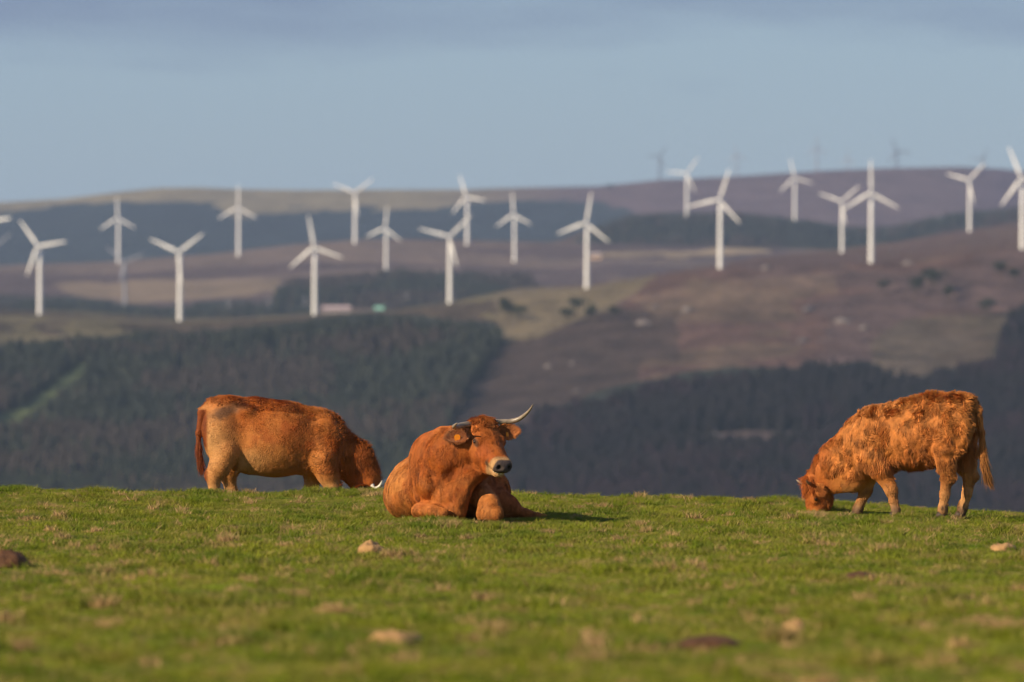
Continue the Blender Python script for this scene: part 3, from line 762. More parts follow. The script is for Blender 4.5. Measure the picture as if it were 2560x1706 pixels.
# ------------------------------------------------------------------ cattle: smooth-blended bodies meshed on a fine grid
class Sculpt:
    def __init__(s, lo, hi, h):
        s.lo = np.array(lo, float); s.h = h
        s.n = np.ceil((np.array(hi) - s.lo) / h).astype(int) + 1
        s.F = np.full(tuple(s.n), 1.0, np.float32)
    def box(s, lo, hi, m):
        a = np.clip(np.floor((np.array(lo) - m - s.lo) / s.h).astype(int), 0, s.n - 1)
        b = np.clip(np.ceil((np.array(hi) + m - s.lo) / s.h).astype(int) + 1, 1, s.n)
        return tuple(slice(i, j) for i, j in zip(a, b))
    def pts(s, sl):
        g = [s.lo[k] + s.h * np.arange(sl[k].start, sl[k].stop) for k in range(3)]
        return np.stack(np.meshgrid(*g, indexing='ij'), -1)
    def merge(s, sl, d, k, sub=False):
        f = s.F[sl]; d = d.astype(np.float32)
        if sub:
            h = np.clip(.5 - .5 * (f + d) / k, 0, 1); s.F[sl] = f * (1 - h) + (-d) * h + k * h * (1 - h)
        else:
            h = np.clip(.5 + .5 * (d - f) / k, 0, 1); s.F[sl] = d * (1 - h) + f * h - k * h * (1 - h)
    def ell(s, c, r, k=.06, rot=None, sub=False):
        """ellipsoid; rot is a 3x3 whose rows are the ellipsoid's own axes"""
        c = np.array(c, float); r = np.array(r, float); R_ = r.max() + k + 3 * s.h
        sl = s.box(c - R_, c + R_, 0); P = s.pts(sl) - c
        if rot is not None: P = P @ np.array(rot).T
        k0 = np.sqrt(((P / r) ** 2).sum(-1)); k1 = np.sqrt(((P / (r * r)) ** 2).sum(-1)) + 1e-9
        s.merge(sl, k0 * (k0 - 1) / k1, k, sub)
    def cone(s, a, b, ra, rb, k=.05, sq=1.0, sub=False):
        """round cone, squeezed sideways (y) by sq"""
        a = np.array(a, float); b = np.array(b, float); m = max(ra, rb) + k + 3 * s.h
        sl = s.box(np.minimum(a, b) - m, np.maximum(a, b) + m, 0); P = s.pts(sl)
        ab = b - a; t = np.clip(((P - a) @ ab) / (ab @ ab), 0, 1)
        D = P - (a + t[..., None] * ab)
        D[..., 1] /= sq
        s.merge(sl, (np.sqrt((D ** 2).sum(-1)) - (ra + (rb - ra) * t)) * min(1, sq ** .5), k, sub)
    def chain(s, pts, k=.04, sq=1.0):
        for p, q in zip(pts[:-1], pts[1:]): s.cone(p[:3], q[:3], p[3], q[3], k, sq)
    def mesh(s):
        Fd = s.F; S = Fd < 0; nx, ny, nz_ = Fd.shape
        acc = np.zeros((nx - 1, ny - 1, nz_ - 1, 3), np.float32); cnt = np.zeros((nx - 1, ny - 1, nz_ - 1), np.float32)
        quads = []; cross = []
        for ax in range(3):
            sl0 = [slice(None)] * 3; sl1 = [slice(None)] * 3; sl0[ax] = slice(0, -1); sl1[ax] = slice(1, None)
            f0, f1 = Fd[tuple(sl0)], Fd[tuple(sl1)]; X = S[tuple(sl0)] != S[tuple(sl1)]
            idx = np.argwhere(X); v0 = f0[X]; v1 = f1[X]; t = v0 / (v0 - v1)
            pos = idx.astype(np.float32); pos[:, ax] += t
            o1, o2 = [a for a in range(3) if a != ax]
            cells = []
            for d1 in (0, -1):
                for d2 in (0, -1):
                    c = idx.copy(); c[:, o1] += d1; c[:, o2] += d2; cells.append(c)
                    ok = (c >= 0).all(1) & (c < np.array([nx - 1, ny - 1, nz_ - 1])).all(1)
                    cc = c[ok]; np.add.at(acc, (cc[:, 0], cc[:, 1], cc[:, 2]), pos[ok]); np.add.at(cnt, (cc[:, 0], cc[:, 1], cc[:, 2]), 1)
            cross.append((ax, idx, cells, v0 < 0))
        act = cnt > 0; ids = np.full(cnt.shape, -1, np.int64); ids[act] = np.arange(act.sum())
        V = acc[act] / cnt[act][:, None] * s.h + s.lo
        for ax, idx, cells, inside0 in cross:
            q = np.stack([ids[c[:, 0], c[:, 1], c[:, 2]] for c in (cells[0], cells[2], cells[3], cells[1])], -1)
            flip = inside0 if ax != 1 else ~inside0
            q = np.where(flip[:, None], q, q[:, ::-1]); quads.append(q)
        Q = np.concatenate(quads)
        return V.astype(float), Q[(Q >= 0).all(1)]

class HeadFrame:
    """head axes: x down the face to the muzzle, z out of the forehead, y to the animal's left"""
    def __init__(s, o, f, d, sc=(1, 1, 1)):
        f = np.array(f, float); f /= np.linalg.norm(f); d = np.array(d, float); d -= f * (d @ f); d /= np.linalg.norm(d)
        s.R = np.stack([f, np.cross(d, f), d]); s.o = np.array(o, float); s.sc = np.array(sc, float)
    def p(s, v): return s.o + (np.array(v) * s.sc) @ s.R
    def dirv(s, v): return np.array(v, float) @ s.R
    def loc(s, P): return ((P - s.o) @ s.R.T) / s.sc
    def ell(s, S, c, r, k=.03, sub=False, tilt=0.0):
        Rr = s.R
        if tilt:
            ca, sa = math.cos(tilt), math.sin(tilt); Rr = np.array([[ca, 0, sa], [0, 1, 0], [-sa, 0, ca]]) @ s.R
        S.ell(s.p(c), np.array(r) * s.sc, k, Rr, sub)
    def tube(s, S, pts, k=.03):
        for p, q in zip(pts[:-1], pts[1:]): S.cone(s.p(p[:3]), s.p(q[:3]), p[3] * s.sc[1], q[3] * s.sc[1], k)
    def matrix(s):
        m = Matrix.Identity(4)
        for i in range(3):
            for j in range(3): m[j][i] = s.R[i][j]
            m[i][3] = s.o[i]
        return m

def sculpt_head(S, H, mouth=True):
    H.ell(S, (.05, 0, -.075), (.115, .100, .095), .04)
    H.ell(S, (-.005, 0, -.03), (.055, .106, .045), .04)                      # poll
    H.ell(S, (.13, 0, -.060), (.14, .098, .062), .04)                        # forehead
    for s in (-1, 1):
        H.ell(S, (.180, s * .082, -.055), (.055, .030, .034), .03)           # brow and orbit
        H.ell(S, (.17, s * .058, -.150), (.115, .040, .080), .04)            # cheek
        H.ell(S, (.30, s * .052, -.105), (.10, .026, .035), .03)             # ridge below the eye
        H.ell(S, (.445, s * .036, -.075), (.060, .038, .050), .025)          # nostril wings
    H.ell(S, (.33, 0, -.078), (.20, .064, .055), .04); H.ell(S, (.27, 0, -.095), (.16, .080, .075), .05)                        # bridge of the nose
    H.tube(S, [(.16, 0, -.17, .070), (.33, 0, -.150, .050), (.43, 0, -.125, .040)], .04)   # lower jaw
    H.ell(S, (.470, 0, -.080), (.048, .064, .050), .03)                      # muzzle
    H.ell(S, (.455, 0, -.150), (.046, .044, .026), .012)                     # chin
    if mouth:
        H.ell(S, (.468, 0, -.1275), (.060, .090, .0065), .008, sub=True)
    for s in (-1, 1):
        H.ell(S, (.513, s * .036, -.062), (.022, .015, .018), .008, sub=True)  # nostrils
        H.ell(S, (.180, s * .114, -.063), (.022, .010, .014), .012, sub=True)  # eye sockets

m_coat = principled('coat', (1, 1, 1), .75, .25, attr='tint', noise=(22, .86, 1.12), bump=(60, .006))
m_hair = principled('coat_hair', (1, 1, 1), .62, .3, attr='tint')
m_horn = principled('horn', (.27, .21, .15), .35, .5, noise=(30, .6, 1.3), bump=(70, .002))
m_hornw = principled('pale_horn', (.72, .66, .55), .35, .5, noise=(30, .8, 1.1))
m_eye = principled('eye', (.012, .007, .005), .14, .4)
m_tag = principled('ear_tag', (.95, .30, .01), .45, .4)
m_hoof = principled('hoof', (.060, .038, .024), .6, .3, noise=(30, .6, 1.4))
m_teeth = principled('teeth', (.75, .66, .48), .35, .4)
m_wet = principled('nose_skin', (.060, .045, .042), .32, .5, noise=(60, .8, 1.2), bump=(140, .002))

def tri_sample(V, Q, n, dens=None):
    T = np.concatenate([Q[:, [0, 1, 2]], Q[:, [0, 2, 3]]])
    A, B, C = V[T[:, 0]], V[T[:, 1]], V[T[:, 2]]
    N = np.cross(B - A, C - A); ar = np.linalg.norm(N, axis=1) + 1e-12
    w = ar.copy()
    if dens is not None: w *= dens((A + B + C) / 3, N / ar[:, None])
    idx = RNG.choice(len(T), n, p=w / w.sum())
    u, v = RNG.uniform(0, 1, n), RNG.uniform(0, 1, n); m = u + v > 1; u[m], v[m] = 1 - u[m], 1 - v[m]
    P = A[idx] + u[:, None] * (B - A)[idx] + v[:, None] * (C - A)[idx]
    return P, N[idx] / ar[idx][:, None]

def vnormals(V, Q):
    N = np.cross(V[Q[:, 1]] - V[Q[:, 0]], V[Q[:, 2]] - V[Q[:, 0]]); out = np.zeros_like(V)
    for k in range(4): np.add.at(out, Q[:, k], N)
    return out / (np.linalg.norm(out, axis=1, keepdims=True) + 1e-12)

def hair_object(name, parent, P, D, L, col, rad, seg=5, curl=0.0, droop=0.0, clump=None, seed=0):
    """strands rooted at P, starting along D, length L, per-strand colour"""
    n = len(P); t = np.linspace(0, 1, seg)
    D = D / (np.linalg.norm(D, axis=1, keepdims=True) + 1e-9)
    side = np.cross(D, RNG.normal(0, 1, (n, 3))); side /= np.linalg.norm(side, axis=1, keepdims=True) + 1e-9
    if clump is not None:            # neighbouring strands curl the same way
        s2 = np.stack([fbm(P, clump, seed + q, 2) - .5 for q in range(3)], -1); s2 -= D * (s2 * D).sum(1, keepdims=True)
        side = .3 * side + s2 / (np.linalg.norm(s2, axis=1, keepdims=True) + 1e-9)
        side /= np.linalg.norm(side, axis=1, keepdims=True) + 1e-9
    pts = P[:, None] + D[:, None] * (L[:, None] * t[None])[..., None] + side[:, None] * (L[:, None] * curl * (t ** 2)[None])[..., None]
    pts[..., 2] -= L[:, None] * droop * (t ** 2)[None]
    cu = bpy.data.hair_curves.new(name); cu.add_curves([seg] * n)
    cu.attributes['position'].data.foreach_set('vector', pts.astype(np.float32).ravel()) if 'position' in cu.attributes else cu.position_data.foreach_set('vector', pts.astype(np.float32).ravel())
    ra = cu.attributes.get('radius') or cu.attributes.new('radius', 'FLOAT', 'POINT')
    ra.data.foreach_set('value', (np.broadcast_to(rad, (n,))[:, None] * np.array([1, 1, .9, .7, .2])[None, :seg] * np.ones((n, seg))).astype(np.float32).ravel())
    ca = cu.attributes.new('tint', 'FLOAT_COLOR', 'POINT')
    c4 = np.ones((n, seg, 4), np.float32); c4[..., :3] = col[:, None]
    ca.data.foreach_set('color', c4.ravel())
    cu.materials.append(m_hair)
    o = bpy.data.objects.new(name, cu); COL.objects.link(o); o.parent = parent
    return o

def comb(N, flow, lift):
    T = flow - N * (flow * N).sum(1, keepdims=True)
    T /= np.linalg.norm(T, axis=1, keepdims=True) + 1e-6
    return T + N * (lift[:, None] if isinstance(lift, np.ndarray) else lift)

def ball(name, c, r, mat, parent, nseg=16, squash=(1, 1, 1), rot=None):
    V = []; Fq = []
    for j in range(9):
        ph = -math.pi / 2 + math.pi * j / 8
        for i in range(nseg):
            th = 2 * math.pi * i / nseg; V.append((math.cos(th) * math.cos(ph), math.sin(th) * math.cos(ph), math.sin(ph)))
    V = np.array(V) * r * np.array(squash)
    if rot is not None: V = V @ np.array(rot)
    V = V + np.array(c)
    for j in range(8):
        for i in range(nseg): Fq.append((j * nseg + i, j * nseg + (i + 1) % nseg, (j + 1) * nseg + (i + 1) % nseg, (j + 1) * nseg + i))
    return mesh_obj(name, V, Fq, mat, parent)

def make_horn(parent, H, pts, radii, mat=None):
    # smooth the given points (head frame) with a spline
    pts = [np.array(p, float) for p in pts]; path, rr = [], []
    for i in range(len(pts) - 1):
        p0, p1, p2, p3 = pts[max(i - 1, 0)], pts[i], pts[i + 1], pts[min(i + 2, len(pts) - 1)]
        for t in np.linspace(0, 1, 7)[:-1]:
            path.append(.5 * ((2 * p1) + (-p0 + p2) * t + (2 * p0 - 5 * p1 + 4 * p2 - p3) * t * t + (-p0 + 3 * p1 - 3 * p2 + p3) * t ** 3)); rr.append(radii[i] * (1 - t) + radii[i + 1] * t)
    path.append(pts[-1]); rr.append(radii[-1])
    rr = [r * (1 + (.05 * math.sin(i * 2.4) if i < len(rr) * .5 else 0)) for i, r in enumerate(rr)]
    V, Fq = tube([tuple(H.p(p) if H is not None else p) for p in path], rr, 14)
    return mesh_obj('horn', V, Fq, mat or m_horn, parent)

def make_ear(parent, root, axis, face, L, Wd, col_in, col_out, tagged=True, tag_at=.45, hair_len=.03, tag_drop=None, tag_w=.062, tag_off=0.0):
    """leaf shaped cupped ear: axis = direction of its length, face = direction the cup opens to"""
    axis = np.array(axis, float); axis /= np.linalg.norm(axis)
    face = np.array(face, float); face -= axis * (face @ axis); face /= np.linalg.norm(face); side = np.cross(axis, face)
    nu, nv = 16, 13; V = []
    for layer_ in (0, 1):
        for i in range(nu):
            u = i / (nu - 1); w = Wd * .5 * (math.sin(math.pi * min(1, (u * .93 + .05)) ** .82)) ** .75 * (1 if u < .97 else .6)
            for j in range(nv):
                v = -1 + 2 * j / (nv - 1)
                cup = .50 * w * (v * v) * (1.25 - .7 * u)
                p = root + axis * L * u + side * w * v + face * (cup - layer_ * (.007 * (1 - abs(v) ** 3)) - .06 * L * math.sin(math.pi * u))
                V.append(p)
    Q = []
    for l_ in (0, 1):
        for i in range(nu - 1):
            for j in range(nv - 1):
                q = [l_ * nu * nv + i * nv + j, l_ * nu * nv + i * nv + j + 1, l_ * nu * nv + (i + 1) * nv + j + 1, l_ * nu * nv + (i + 1) * nv + j]
                Q.append(q if l_ == 0 else q[::-1])
    for i in range(nu - 1):
        for j, fl in ((0, 0), (nv - 1, 1)):
            a, b = i * nv + j, (i + 1) * nv + j; q = [a, b, b + nu * nv, a + nu * nv]; Q.append(q if fl else q[::-1])
    V = np.array(V); Q = np.array(Q); C = np.zeros_like(V); C[:nu * nv] = col_in; C[nu * nv:] = col_out
    e = mesh_obj('ear', V, Q, m_coat, parent, colors=C)
    P, N = tri_sample(V, Q, 2600)
    rel = (P - root) @ axis / L; sd_ = (P - root) @ side / (Wd * .5)
    inner = (N @ face) > 0
    D = axis[None] * (.9 + .2 * rel[:, None]) + side[None] * (sd_ * .55)[:, None] + N * .28 + RNG.normal(0, .12, P.shape)
    cl = np.where(inner[:, None], np.array(col_in), np.array(col_out)) * RNG.uniform(.75, 1.25, len(P))[:, None]
    cl = np.where((np.abs(sd_) > .75)[:, None], np.array(col_out) * 1.25, cl)
    hair_object('ear_hair', e, P, D, hair_len * RNG.uniform(.5, 1.3, len(P)), cl, .0011, curl=.2)
    if tagged:
        c = root + axis * L * tag_at + face * .006 + np.array([0, 0, tag_off]); dn = np.array([0, 0, -1.0]) if tag_drop is None else np.array(tag_drop, float)
        dn /= np.linalg.norm(dn); nrm = face - dn * (face @ dn); nrm /= np.linalg.norm(nrm); tr_ = np.cross(dn, nrm)
        o2 = []; wt, ht, th = tag_w, .062, .0025
        prof = [(-.5, .22), (-.28, 0), (.28, 0), (.5, .22), (.5, 1), (-.5, 1)]
        for k_ in (0, 1):
            for (a_, b_) in prof: o2.append(c + nrm * (.014 + (th if k_ else -th)) + tr_ * a_ * wt + dn * (b_ * ht - .012))
        m_ = len(prof); Ft = [tuple(range(m_))[::-1], tuple(range(m_, 2 * m_))] + [(i, (i + 1) % m_, m_ + (i + 1) % m_, m_ + i) for i in range(m_)]
        mesh_obj('ear_tag', o2, Ft, m_tag, e, smooth=False)
    return e

def make_hoof(parent, p, fwd, r=.05):
    """cloven hoof: two claws side by side"""
    fwd = np.array([fwd[0], fwd[1], 0.]); fwd /= np.linalg.norm(fwd); sd_ = np.array([-fwd[1], fwd[0], 0])
    V, Fq = [], []
    for s in (-1, 1):
        b0 = len(V); n = 12
        for (z, sc, off) in ((0.0, 1.0, .012), (.03, .92, .004), (.062, .78, -.006)):
            for k in range(n):
                a = 2 * math.pi * k / n
                V.append(np.array(p) + fwd * (math.cos(a) * r * 1.25 * sc + off + .01) + sd_ * (math.sin(a) * r * .5 * sc + s * r * .52) + np.array([0, 0, z]))
        for i in range(2):
            for k in range(n): Fq.append((b0 + i * n + k, b0 + i * n + (k + 1) % n, b0 + (i + 1) * n + (k + 1) % n, b0 + (i + 1) * n + k))
        Fq.append(tuple(b0 + k for k in reversed(range(n)))); Fq.append(tuple(b0 + 2 * n + k for k in range(n)))
    return mesh_obj('hoof', V, Fq, m_hoof, parent)

RUST = np.array([.38, .100, .014]); RUST_D = np.array([.22, .048, .008]); GOLD = np.array([.50, .205, .050]); CREAM = np.array([.54, .28, .10]); SOOT = np.array([.10, .045, .025])
def streak(P, seed, k=1.0, kb=.7):
    a = fbm(P * np.array([1, 1, .30]), 38, seed, 2); b = fbm(P, 12, seed + 7, 2)
    return (1 + k * (1.5 * (a - .5) + kb * (b - .5)))[:, None]
def lerp(c, m, t): return c + (np.asarray(m) - c) * np.clip(t, 0, 1)[:, None]
def smooth_verts(V, Q, it=2, lam=.5):
    for _ in range(it):
        acc = np.zeros_like(V); cnt = np.zeros(len(V))
        for k in range(4):
            a, b = Q[:, k], Q[:, (k + 1) % 4]
            np.add.at(acc, a, V[b]); np.add.at(acc, b, V[a]); np.add.at(cnt, a, 1); np.add.at(cnt, b, 1)
        V = V + lam * (acc / cnt[:, None] - V)
    return V

def face_color(c, hl, nose=True, dark_eye=True):
    """markings of the head in head coordinates"""
    inh = (hl[:, 0] > -.08) & (hl[:, 0] < .60) & (np.abs(hl[:, 1]) < .2) & (np.abs(hl[:, 2]) < .28)
    q = inh.astype(float)
    ew = np.sqrt(((hl[:, 0] - .188) / .046) ** 2 + ((hl[:, 2] + .068) / .036) ** 2) + (np.abs(hl[:, 1]) < .075) * 9
    if dark_eye: c = lerp(c, (.13, .058, .030), q * sstep(1.15, .75, ew))
    c = lerp(c, (.46, .26, .11), q * sstep(.405, .445, hl[:, 0] + np.clip(-.085 - hl[:, 2], 0, .03) * 1.8))                # pale ring round the muzzle
    c = lerp(c, (.10, .05, .03), q * sstep(.09, .0, np.abs(hl[:, 0] - .385) * 2.2 + np.abs(hl[:, 2] + .118) * 1.2) * (np.abs(hl[:, 1]) > .03))
    if nose:
        c = lerp(c, (.085, .062, .055), q * sstep(.462, .474, hl[:, 0] + np.clip(hl[:, 2] + .04, 0, 1) * .2 - np.clip(np.abs(hl[:, 1]) - .045, 0, 1) * .8) * sstep(-.130, -.118, hl[:, 2]))
    ns = np.sqrt(((np.abs(hl[:, 1]) - .036) / .017) ** 2 + ((hl[:, 2] + .062) / .018) ** 2)
    if nose: c = lerp(c, (.010, .006, .005), q * (hl[:, 0] > .46) * sstep(1.1, .7, ns))
    return c

# ================================================================= shaggy heifer grazing at the right
def place(o, x, y, psi_dir):
    """psi_dir = world direction of the animal's own +x"""
    o.location = (x, y, gz(x, y)); o.rotation_euler = (0, 0, math.atan2(psi_dir[1], psi_dir[0]))

def build_heifer():
    S = Sculpt((-1.12, -.42, -.02), (1.18, .42, 1.36), .0115)
    S.ell((-.58, 0, .93), (.24, .205, .28), .08); S.ell((-.61, 0, 1.12), (.18, .14, .095), .08)
    for s in (-1, 1):
        S.ell((-.625, s * .13, .87), (.19, .095, .25), .06); S.ell((-.45, s * .15, 1.11), (.07, .05, .06), .07)
    S.ell((-.20, 0, .815), (.47, .265, .34), .10); S.ell((.20, 0, .75), (.33, .21, .34), .08)
    S.cone((-.72, 0, 1.13), (-.35, 0, 1.125), .08, .095, .08); S.cone((-.35, 0, 1.13), (.33, 0, .97), .10, .085, .08)
    for s in (-1, 1): S.ell((.29, s * .145, .75), (.15, .085, .27), .07)
    S.chain([(.38, 0, .71, .26), (.62, 0, .555, .18), (.82, 0, .385, .115)], .08, .62)
    S.ell((.45, 0, .44), (.17, .11, .15), .08); S.chain([(.84, 0, .30, .075), (.66, 0, .33, .075), (.45, 0, .34, .09)], .07, .6)
    HR = HeadFrame((.935, .0, .355), (.0, .03, -1), (.86, .50, .06), (1.0, 1.08, 1.18))
    sculpt_head(S, HR, mouth=False)
    S.chain([(-.54, .14, .66, .135), (-.55, .15, .52, .092), (-.565, .15, .40, .060), (-.535, .15, .24, .042), (-.515, .15, .11, .040), (-.515, .15, .06, .046)], .04)
    S.chain([(-.66, -.14, .66, .145), (-.69, -.15, .52, .092), (-.725, -.15, .42, .062), (-.69, -.15, .24, .045), (-.65, -.15, .11, .042), (-.635, -.15, .06, .045)], .04)
    S.ell((-.615, .15, .405), (.04, .033, .05), .03); S.ell((-.77, -.15, .42), (.04, .035, .05), .03)
    S.chain([(.22, .14, .60, .13), (.11, .14, .46, .10), (.02, .14, .28, .058), (-.01, .14, .15, .036), (-.03, .14, .08, .038), (-.035, .14, .05, .042)], .04)
    S.chain([(.30, -.13, .60, .12), (.32, -.13, .42, .09), (.355, -.13, .26, .060), (.40, -.13, .15, .040), (.43, -.13, .08, .042), (.44, -.13, .05, .044)], .04)
    S.chain([(-.75, 0, 1.17, .05), (-.835, 0, 1.07, .034), (-.875, 0, .86, .024), (-.885, 0, .64, .020), (-.91, .01, .50, .018)], .03)
    V, Q = S.mesh(); V = smooth_verts(V, Q, 2)
    Nn = vnormals(V, Q); sh = sstep(.36, .48, V[:, 2]) * sstep(.80, .70, V[:, 0]); V = V + Nn * ((fbm(V * np.array([1, 1, .7]), 13, 9, 3) - .5) * .030 * sh)[:, None]
    def color(P, k=0):
        n1 = fbm(P, 7, 5 + k, 3); n2 = fbm(P, 2.2, 8 + k, 3); hl = HR.loc(P)
        c = lerp(np.broadcast_to(RUST, P.shape).copy(), GOLD, sstep(.20, .62, n2) * .25 + .38)
        c = lerp(c, GOLD, sstep(.55, .95, -P[:, 0] + .3 * (1 - P[:, 2])) * .5)
        c = lerp(c, RUST_D, sstep(.52, .78, n1) * .22 * (P[:, 2] > .4))
        c = lerp(c, RUST_D * 1.1, sstep(.25, .0, np.abs(P[:, 0] + .15)) * sstep(.75, .5, P[:, 2]) * (P[:, 2] > .38) * .5)
        c = lerp(c, RUST, sstep(.55, .75, P[:, 0]) * .8)
        c = lerp(c, CREAM * .92, sstep(.42, .18, P[:, 2]) * (P[:, 0] < .55) * .75)
        c = lerp(c, CREAM, ((P[:, 1] < -.05) & (P[:, 2] < .55)).astype(float) * sstep(.55, .45, P[:, 2]) * (P[:, 0] < .6) * .6)
        c = lerp(c, (.16, .10, .065), sstep(.20, .05, P[:, 2]) * (P[:, 0] < .6) * (.45 + .5 * (n1 > .5)))
        return face_color(c, hl, True, False)
    body = mesh_obj('grazing_heifer', V, Q, m_coat, colors=color(V))
    def dens(P, N): return .35 + 1.0 * (N[:, 1] > -.3) + .4 * (P[:, 2] > 1)
    n = 78000; P, N = tri_sample(V, Q, n, dens)
    hl = HR.loc(P); head = (hl[:, 0] > -.1) & (np.abs(hl[:, 1]) < .2) & (P[:, 0] > .74) & (P[:, 2] < .5)
    leg = P[:, 2] < .40; neck = (P[:, 0] > .35) & ~head
    flow = np.zeros_like(P); flow[:] = (-.55, 0, -.85)
    flow[neck] = (-.35, 0, -.9)
    wob = np.stack([fbm(P, 8.0, 70 + q, 2) - .5 for q in range(3)], -1) * 2.4
    flow = flow + wob * np.where(leg | head, .25, 1.0)[:, None]
    flow[leg] = flow[leg] * .4 + np.array([-.1, 0, -1.])
    hd = HR.dirv((1, 0, 0)); flow[head] = flow[head] * .25 + hd
    L = np.where(head, .012, np.where(leg, .013, .030)) * RNG.uniform(.55, 1.3, n)
    L = np.where((P[:, 2] > 1.0 + np.minimum(0, -.5 * (P[:, 0] - .3))) | (neck & (N[:, 2] > .3)), L * 1.1, L)
    L = np.where(head & (hl[:, 0] > .36), .006, L)
    lift = np.where(leg | head, .28, .32 + .5 * (N[:, 2] > .6))
    col = color(P) * np.exp(RNG.normal(0, .25, n))[:, None] * streak(P, 91, 1.0, .3)
    col = lerp(col, GOLD * 1.15, (RNG.uniform(0, 1, n) < .22) * (~head) * .35)
    hair_object('coat_hair', body, P, comb(N, flow, lift), L, col, .0014, curl=.6, droop=.12, clump=9, seed=3)
    # forelock between the horns and the tail switch
    n = 2200; P, N = tri_sample(V, Q, n * 12); hl = HR.loc(P); m = (hl[:, 0] < .12) & (hl[:, 0] > -.06) & (hl[:, 2] > -.08) & (np.abs(hl[:, 1]) < .11) & (P[:, 2] < .5) & (P[:, 0] > .7); P, N = P[m][:n], N[m][:n]
    hair_object('forelock', body, P, comb(N, np.tile(HR.dirv((1, 0, .1)), (len(P), 1)), .5), RNG.uniform(.04, .085, len(P)), RUST * RNG.uniform(.7, 1.5, len(P))[:, None], .0014, curl=.3, clump=20, seed=5)
    n = 2600; t = RNG.uniform(0, 1, n)
    pa = np.array([[-.875, 0, .80], [-.885, 0, .64], [-.91, .01, .48]]); P = np.stack([np.interp(t, [0, .5, 1], pa[:, k]) for k in range(3)], -1) + RNG.normal(0, .012, (n, 3))
    D = np.stack([RNG.normal(-.02, .05, n) - .26 * t, RNG.normal(0, .07, n), np.full(n, -1.)], -1)
    hair_object('tail_switch', body, P, D, RNG.uniform(.07, .13, n) * (1 + .8 * t), np.array(GOLD) * RNG.uniform(.5, 1.2, n)[:, None] * np.where(t > .8, .6, 1)[:, None], .0014, curl=.15, clump=14, seed=6)
    # mane fringe on the neck crest
    for s in (1, -1):
        e = HR.p((.180, s * .106, -.063)); ball('eye', e, .017, m_eye, body)
    make_horn(body, HR, [(.02, .085, -.01), (.015, .13, .01), (-.005, .175, .04)], [.020, .017, .004])
    make_horn(body, HR, [(.02, -.085, -.01), (.012, -.14, .01), (-.02, -.20, .04)], [.020, .016, .004])
    make_ear(body, HR.p((.03, .10, -.06)), HR.dirv((.62, .62, -.40)), HR.dirv((.3, .6, .5)), .13, .085, (.34, .11, .025), (.46, .16, .035), tagged=False, hair_len=.045)
    make_ear(body, HR.p((.03, -.10, -.06)), HR.dirv((.62, -.70, -.10)), HR.dirv((.5, -.3, .6)), .13, .085, (.34, .11, .025), (.46, .16, .035), tagged=False, hair_len=.045)
    for (x, y) in ((-.51, .15), (-.63, -.15), (-.03, .14), (.445, -.13)): make_hoof(body, (x, y, 0.0), (1, 0), .044)
    psi = R(18); place(body, (2240.8 - 1280) / F * 57, 57.0, (-math.cos(psi), math.sin(psi))); body.location.z += .008
    tag(body, 'shaggy orange heifer with small horns grazing at the right of the pasture', 'cow')
build_heifer()

